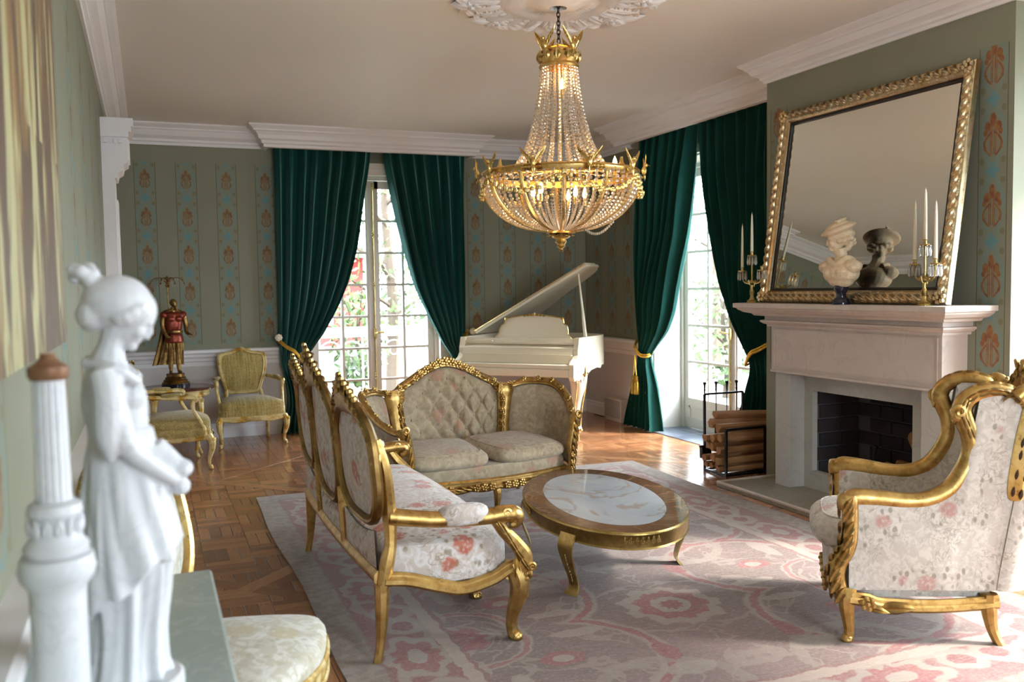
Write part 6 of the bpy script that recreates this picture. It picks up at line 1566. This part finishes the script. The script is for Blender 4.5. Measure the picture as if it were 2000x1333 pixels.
for i, (x, lb) in enumerate(((1.235, 'crystal flower curtain holdback on a brass stem, left of the back doors'), (3.36, 'crystal flower curtain holdback on a brass stem, beside the piano'))):
    t = thing('curtain_holdback', lb, 'curtain holdback', (x, BY-.01, 1.02), 0, 'crystal curtain holdbacks')
    m = MB(); m.tube([(0, 0, 0), (0, -.16, .0)], .007, 8); m.lathe([(.02, 0), (.02, .008), (.008, .014)], 12, Matrix.Rotation(R(90), 4, 'X')); obj('stem', m, BRASS, t)
    m = MB(); m.ball((0, -.175, 0), .02, 8)
    for k in range(8): a = 2*pi*k/8; m.ball((.026*cos(a), -.172, .026*sin(a)), .014, 8, m=6)
    for k in range(5): a = 2*pi*k/5; m.ball((.014*cos(a), -.19, .014*sin(a)), .010, 8, m=6)
    obj('crystal_flower', m, flat('frosted_crystal', srgb(232, 224, 200), .25, 0), t)
# ================================================================== CHANDELIER
def chandelier():
    t = thing('crystal_chandelier', 'gilt empire chandelier with crystal bead chains falling from a crown into a lit bowl', 'chandelier', (2.27, 4.80, 2.15)); G = GOLDB
    m = MB()
    m.lathe([(.0, 1.015), (.05, 1.01), (.055, .99), (.02, .98)], 20)
    for k in range(9):
        z = .98-.025*k; M_ = Matrix.Translation((0, 0, z)) @ Matrix.Rotation(k*pi/2, 4, 'Z'); m.tube([(.010*cos(a), 0, .018*sin(a)) for a in [2*pi*q/10 for q in range(10)]], .0032, 5, closed=True, M=M_)
    obj('chain', m, flat('dark_chain', (.06, .045, .04), .4, .8), t)
    m = MB(); m.lathe([(.008, -.02), (.011, .0), (.016, .02), (.014, .04), (.013, .62), (.02, .66), (.012, .74), (.0, .76)], 14); m.lathe([(.03, .02), (.035, .035), (.018, .05), (.03, .075), (.014, .09)], 14); obj('centre_stem', m, G, t)
    # crown
    m = MB(); m.lathe([(.112, .62), (.118, .63), (.110, .645), (.122, .665), (.108, .70), (.118, .71), (.11, .72)], 32, cap=False); m.lathe([(.106, .62), (.104, .72)], 32, cap=False)
    for k in range(3): a = 2*pi*k/3; m.tube([(.11*cos(a), .11*sin(a), .71), (.05*cos(a), .05*sin(a), .755), (0, 0, .76)], .005, 6)
    for k in range(12): a = 2*pi*k/12; m.leaf((.118*cos(a), .118*sin(a), .685), (0, 0, 1), (cos(a), sin(a), 0), .07, .05, .02)
    cw = obj('crown', m, G, t)
    def eagle(p, a, s_):
        m = MB(); d = V((cos(a), sin(a), 0)); tn = V((-sin(a), cos(a), 0)); p = V(p)
        m.ball(p+V((0, 0, .02*s_)), (.016*s_, .016*s_, .028*s_), 8, m=6); m.ball(p+d*.012*s_+V((0, 0, .052*s_)), .011*s_, 8, m=6); m.leaf(p+d*.026*s_+V((0, 0, .050*s_)), d+V((0, 0, -.5)), (0, 0, 1), .02*s_, .010*s_, .006*s_)
        for h in (-1, 1):
            for q in range(4): m.leaf(p+tn*h*(.018+.013*q)*s_+V((0, 0, (.035+.014*q)*s_)), tn*h*(.35+.1*q)+V((0, 0, 1)), d, .07*s_, .02*s_, .010*s_)
        m.leaf(p-V((0, 0, .015*s_)), (0, 0, -1), d, .05*s_, .03*s_, .012*s_); return m
    for k in range(4): a = R(20+90*k); obj('winged_figure', eagle((.112*cos(a), .112*sin(a), .715), a, 1.15), G, cw)
    # rim band
    RR = .455
    m = MB(); vs = []; nn = 72; prof = [(RR, -.022), (RR+.008, -.018), (RR+.004, -.012), (RR+.004, .010), (RR+.010, .016), (RR+.002, .022), (RR-.008, .020), (RR-.008, -.020)]
    m.lathe(prof+[prof[0]], 72, cap=False)
    for k in range(8):
        a = 2*pi*k/8; m.tube([(RR*cos(a), RR*sin(a), 0), (.03*cos(a), .03*sin(a), .03)], .004, 6)
        for q in range(-2, 3): m.leaf(((RR+.008)*cos(a+q*.045), (RR+.008)*sin(a+q*.045), .0), (-sin(a)*(1 if q > 0 else -1), cos(a)*(1 if q > 0 else -1), 0), (cos(a), sin(a), 0), .04, .025, .012)
    rim = obj('rim_band', m, G, t)
    # bowl ribs
    def bowl(q): # q 0 rim ->1 bottom
        return (RR*cos(q*pi/2)**.8*(1-.0*q)+.012, -.02-.30*sin(q*pi/2)**1.12)
    for k in range(12):
        a = 2*pi*k/12+.13; m = MB(); L = [V((bowl(q/14)[0]*cos(a), bowl(q/14)[0]*sin(a), bowl(q/14)[1])) for q in range(14)]; m.tube(L, .007, 6, asp=1.6); obj('bowl_rib', m, G, t)
    for k in range(10):
        a = 2*pi*k/10+.2; obj('winged_figure', eagle(((RR+.035)*cos(a), (RR+.035)*sin(a), .0), a, 1.0), G, rim)
        m = MB(); d = V((cos(a), sin(a), 0)); m.tube(cr([d*RR, d*(RR+.03)+V((0, 0, -.02)), d*(RR+.04)+V((0, 0, .01))], 4), .006, 6)
        m.lathe([(.010, .0), (.018, .012), (.012, .018), (.008, .05), (.0075, .05)], 10, Matrix.Translation(d*(RR-.035)+V((0, 0, .02)))); obj('candle_socket', m, G, rim)
    # swags
    for k in range(6):
        a0 = 2*pi*k/6+.13; a1 = a0+2*pi/6; m = MB(); L = []
        for q in range(15):
            u = q/14; a = a0+(a1-a0)*u; L.append(V(((RR+.026-.012*sin(pi*u))*cos(a), (RR+.026-.012*sin(pi*u))*sin(a), -.03-.095*sin(pi*u))))
        for q in range(15):
            for h in range(3): m.ball(L[q]+V((random.uniform(-.008, .008), random.uniform(-.008, .008), random.uniform(-.010, .010))), .013, 5, m=4)
        obj('leaf_swag', m, BRASS, rim)
    # bottom boss
    m = MB(); m.lathe([(.075, -.325), (.085, -.335), (.06, -.345), (.05, -.36), (.028, -.37), (.034, -.385), (.022, -.40), (.026, -.412), (.010, -.425), (.014, -.434), (.003, -.445)], 24)
    for k in range(8): a = 2*pi*k/8; m.leaf((.06*cos(a), .06*sin(a), -.34), (cos(a), sin(a), -.2), (0, 0, -1), .06, .04, .02)
    obj('bottom_finial', m, G, t)
    # strands. long ones: crown -> rim (concave); share one mesh each
    def strand(P, r0, r1, name):
        m = MB(); L = cr(P, 30); tot = sum((L[i+1]-L[i]).length for i in range(len(L)-1)); s_ = 0; nxt = 0; i = 0
        for i in range(len(L)-1):
            seg = (L[i+1]-L[i]).length
            while nxt <= s_+seg:
                q = (nxt-s_)/seg; p = L[i].lerp(L[i+1], q); u = nxt/tot; r_ = r0+(r1-r0)*u; m.ball(p, r_, 5, m=4); nxt += r_*2.25
            s_ += seg
        m.sm = False; return m.mesh(name)
    up_ = strand([(.104, 0, .62), (.118, 0, .50), (.142, 0, .36), (.185, 0, .20), (.235, 0, .10), (.30, 0, .01)], .0086, .0122, 'bead_chain'); up_.materials.append(CRYSTAL)
    for k in range(28):
        o = obj('bead_chain', up_, parent=t); o.rotation_euler = (0, 0, 2*pi*k/28)
    inn = strand([(.075, 0, .61), (.08, 0, .42), (.11, 0, .25), (.14, 0, .10), (.18, 0, .0)], .0060, .008, 'inner_bead_chain'); inn.materials.append(CRYSTAL)
    for k in range(8): o = obj('bead_chain', inn, parent=t); o.rotation_euler = (0, 0, 2*pi*k/8+.05)
    bw = strand([((bowl(q)[0]-.004), 0, bowl(q)[1]) for q in (0, .2, .4, .6, .8, .93)], .0118, .0065, 'bowl_bead_chain'); bw.materials.append(CRYSTAL)
    for k in range(60): o = obj('bead_chain', bw, parent=t); o.rotation_euler = (0, 0, 2*pi*k/60)
    for k in range(5):
        m_ = MB(); a = 2*pi*k/5; 
    lp = MB()
    for q in range(17): u = q/16; a = R(-40)+.0; lp.ball((.12*cos(R(-30))+.20*u*cos(R(0)), .12*sin(R(-30))-.02*u, -.30+.10*u*0-.055*sin(pi*u)+.03*u), .009, 6, m=4)
    obj('loose_bead_loop', lp, CRYSTAL, t)
    # bulbs
    sp = [(.0, -.04, .52), (.16, .0, -.10), (-.14, .08, -.09), (.02, -.16, -.11), (-.06, .17, -.10), (-.17, -.10, -.09), (.12, .14, -.10)]+[(.26, -.19, .06)]
    for i, (x, y, z) in enumerate(sp):
        m = MB(); m.lathe([(.003, -.028), (.012, -.018), (.014, 0), (.009, .02), (.001, .04)], 10, Matrix.Translation((x, y, z))); b_ = obj('bulb', m, BULB, t)
        m = MB(); m.cyl((x, y, z-.07), (x, y, z-.026), .010, 10); obj('candle_tube', m, G, t)
        if i < 5:
            l = bpy.data.lights.new('bulb_light', 'POINT'); l.energy = 2.2 if i else 1.2; l.color = (1, .58, .24); l.shadow_soft_size = .03; lo = bpy.data.objects.new('bulb_light', l); COL.objects.link(lo); lo.parent = t; lo.location = (x, y, z+.06)
chandelier()
# wall outlet
m = MB(); m.sm = False; m.box(-.008, 0, -.04, .04, -.06, .06, bev=.003); m.box(-.011, -.008, -.018, .018, -.035, .035); o = obj('wall_outlet', m, WHITE); o.location = (RX-.013, 8.52, .34); tag(o, 'white wall outlet on the dado above the heater vent', 'outlet')
# ================================================================== OUTSIDE
GRD = MT('terrace_paving', .8); GRD.col(GRD.mix(GRD.noise(GRD.pos(), 3, 3), srgb(116, 112, 104), srgb(96, 96, 88))); GRD = GRD.m
struct('terrace_ground', MB().box(-14, 30, BY+.23, 30, -.20, -.05).box(RX+.43, 30, -14, BY+.23, -.20, -.05), GRD, smooth=False)
LEAF = MT('garden_leaves', .6, spec=.3, Subsurface_Weight=0.0); _c = LEAF.rnd(); LEAF.col(LEAF.mix(LEAF.noise(LEAF.pos(), 2.2, 3).step(.3, .7), srgb(40, 62, 30), srgb(76, 92, 44))); LEAF = LEAF.m
TRK = flat('tree_bark', srgb(70, 58, 46), .9)
def tree(x, y, h, r, n, label, seed, z0=.9, name='garden_tree', cat='tree', grp='garden trees outside the doors', ls=.07):
    t = thing(name, label, cat, (x, y, -.05), 0, grp); rr = random.Random(seed)
    m = MB(); m.tube(cr([(0, 0, 0), (.05, .03, h*.3), (-.04, .02, h*.6), (0, 0, h*.85)], 4), [.09*r, .07*r, .05*r, .02*r], 8)
    for k in range(7): a = rr.random()*6.28; z = z0+(h-z0)*rr.random()*.7; m.tube([(0, 0, z), (r*.5*cos(a), r*.5*sin(a), z+.3), (r*.8*cos(a), r*.8*sin(a), z+.5)], [.03*r, .02*r, .008], 5)
    obj('trunk', m, TRK, t)
    m = MB(); m.sm = False
    for k in range(n):
        a = rr.random()*6.28; q = rr.random()**.4*r; ph = rr.uniform(-1, 1); cz = (z0+h)/2; R_ = sqrt(max(.02, 1-ph*ph)); p = V((q*R_*cos(a), q*R_*sin(a), cz+ph*(h-z0)/2))
        d = V((rr.uniform(-1, 1), rr.uniform(-1, 1), rr.uniform(-1, 1))).normalized(); e = d.orthogonal().normalized(); s_ = ls*rr.uniform(.6, 1.3)
        m.add([p-d*s_, p+e*s_*.45, p+d*s_, p-e*s_*.45], [(0, 1, 2, 3)])
    obj('foliage', m, LEAF, t, kind='stuff')
tree(.9, 14.4, 5.6, .9, 800, 'tall leafy tree standing left beyond the balcony rail', 1)
tree(3.3, 12.9, 4.6, 1.15, 1500, 'leafy tree right of centre beyond the back doors', 2)
tree(6.6, 20.6, 7.0, 1.9, 1300, 'tallest leafy tree farthest beyond the balcony', 3)
tree(5.6, 14.6, 5.0, 1.1, 1000, 'leafy tree beyond the balcony, behind the piano corner', 4)
tree(2.55, 11.6, 1.5, .40, 500, 'rounded shrub just beyond the balcony rail', 5, .3, 'garden_shrub', 'shrub', 'garden shrubs outside')
tree(7.6, 12.6, 4.4, 1.1, 900, 'leafy tree beyond the right hand doors, nearer the wall', 6)
tree(10.6, 15.2, 6.2, 1.7, 1200, 'tall tree farther off beyond the right hand doors', 7)
tree(7.3, 10.2, 1.7, .65, 700, 'broad shrub outside the right hand doors', 8, .2, 'garden_shrub', 'shrub', 'garden shrubs outside')
tree(9.4, 11.4, 2.1, .9, 800, 'rounded shrub farther right outside the right hand doors', 9, .2, 'garden_shrub', 'shrub', 'garden shrubs outside')
# balcony balustrade
t = thing('balcony_rail', 'white iron balcony rail with arched tops outside the back doors', 'railing', (2.4, 10.75, -.05)); IRON = flat('white_iron', srgb(226, 228, 228), .5)
m = MB(); m.sm = False; m.box(-2.2, 2.2, -.05, .05, .98, 1.10, bev=.01); m.box(-2.2, 2.2, -.02, .02, .08, .12); obj('handrail', m, IRON, t)
for k in range(17):
    x = -2.08+.26*k; m = MB(); m.cyl((x, 0, .1), (x, 0, .98), .012, 8); m.ball((x, 0, .60), .022, 8); b_ = obj('baluster', m, IRON, t)
    m = MB(); m.tube([(x+.13-.13*cos(a), 0, .80+.13*sin(a)) for a in [pi*q/10 for q in range(11)]], .009, 6); m.tube([(x+.13+.05*cos(a), 0, .80+.05*sin(a)) for a in [2*pi*q/10 for q in range(10)]], .007, 6, closed=True); obj('arch_scroll', m, IRON, b_)
# red neighbouring house
t = thing('red_house', 'coral red neighbouring house wall with a grey plinth beyond the balcony', 'building', (1.9, 16.8, -.05)); m = MB(); m.sm = False; m.box(-6, 1.9, 0, 3, .5, 2.15); RED = MT('coral_render', .85); RED.col(RED.mix(RED.noise(RED.pos(), 2, 3), srgb(124, 34, 32), srgb(138, 48, 42))); obj('wall', m, RED.m, t)
m = MB(); m.sm = False; m.box(-6.05, 1.95, -.06, 3, 0, .5); obj('plinth', m, flat('grey_plinth', srgb(92, 90, 92), .8), t)
for x in (-3.6, -1.4, .5):
    m = MB(); m.sm = False; m.box(x, x+.8, -.04, .02, .9, 1.8); w_ = obj('window', m, WHITE, t); m = MB(); m.box(x+.06, x+.37, -.05, -.041, .96, 1.74); obj('pane', m, flat('dark_pane', (.05, .07, .09), .1) if 'dark_pane' not in bpy.data.materials else bpy.data.materials['dark_pane'], w_); m = MB(); m.box(x+.43, x+.74, -.05, -.041, .96, 1.74); obj('pane', m, bpy.data.materials['dark_pane'], w_)
m = MB(); m.sm = False; m.add([(-6.3, -.4, 2.15), (2.2, -.4, 2.15), (2.2, 3, 2.8), (-6.3, 3, 2.8), (-6.3, 3, 2.15), (2.2, 3, 2.15)], [(0, 1, 2, 3), (0, 4, 5, 1), (0, 3, 4), (1, 5, 2)]); obj('roof', m, flat('pale_roof', srgb(110, 80, 66), .8), t)
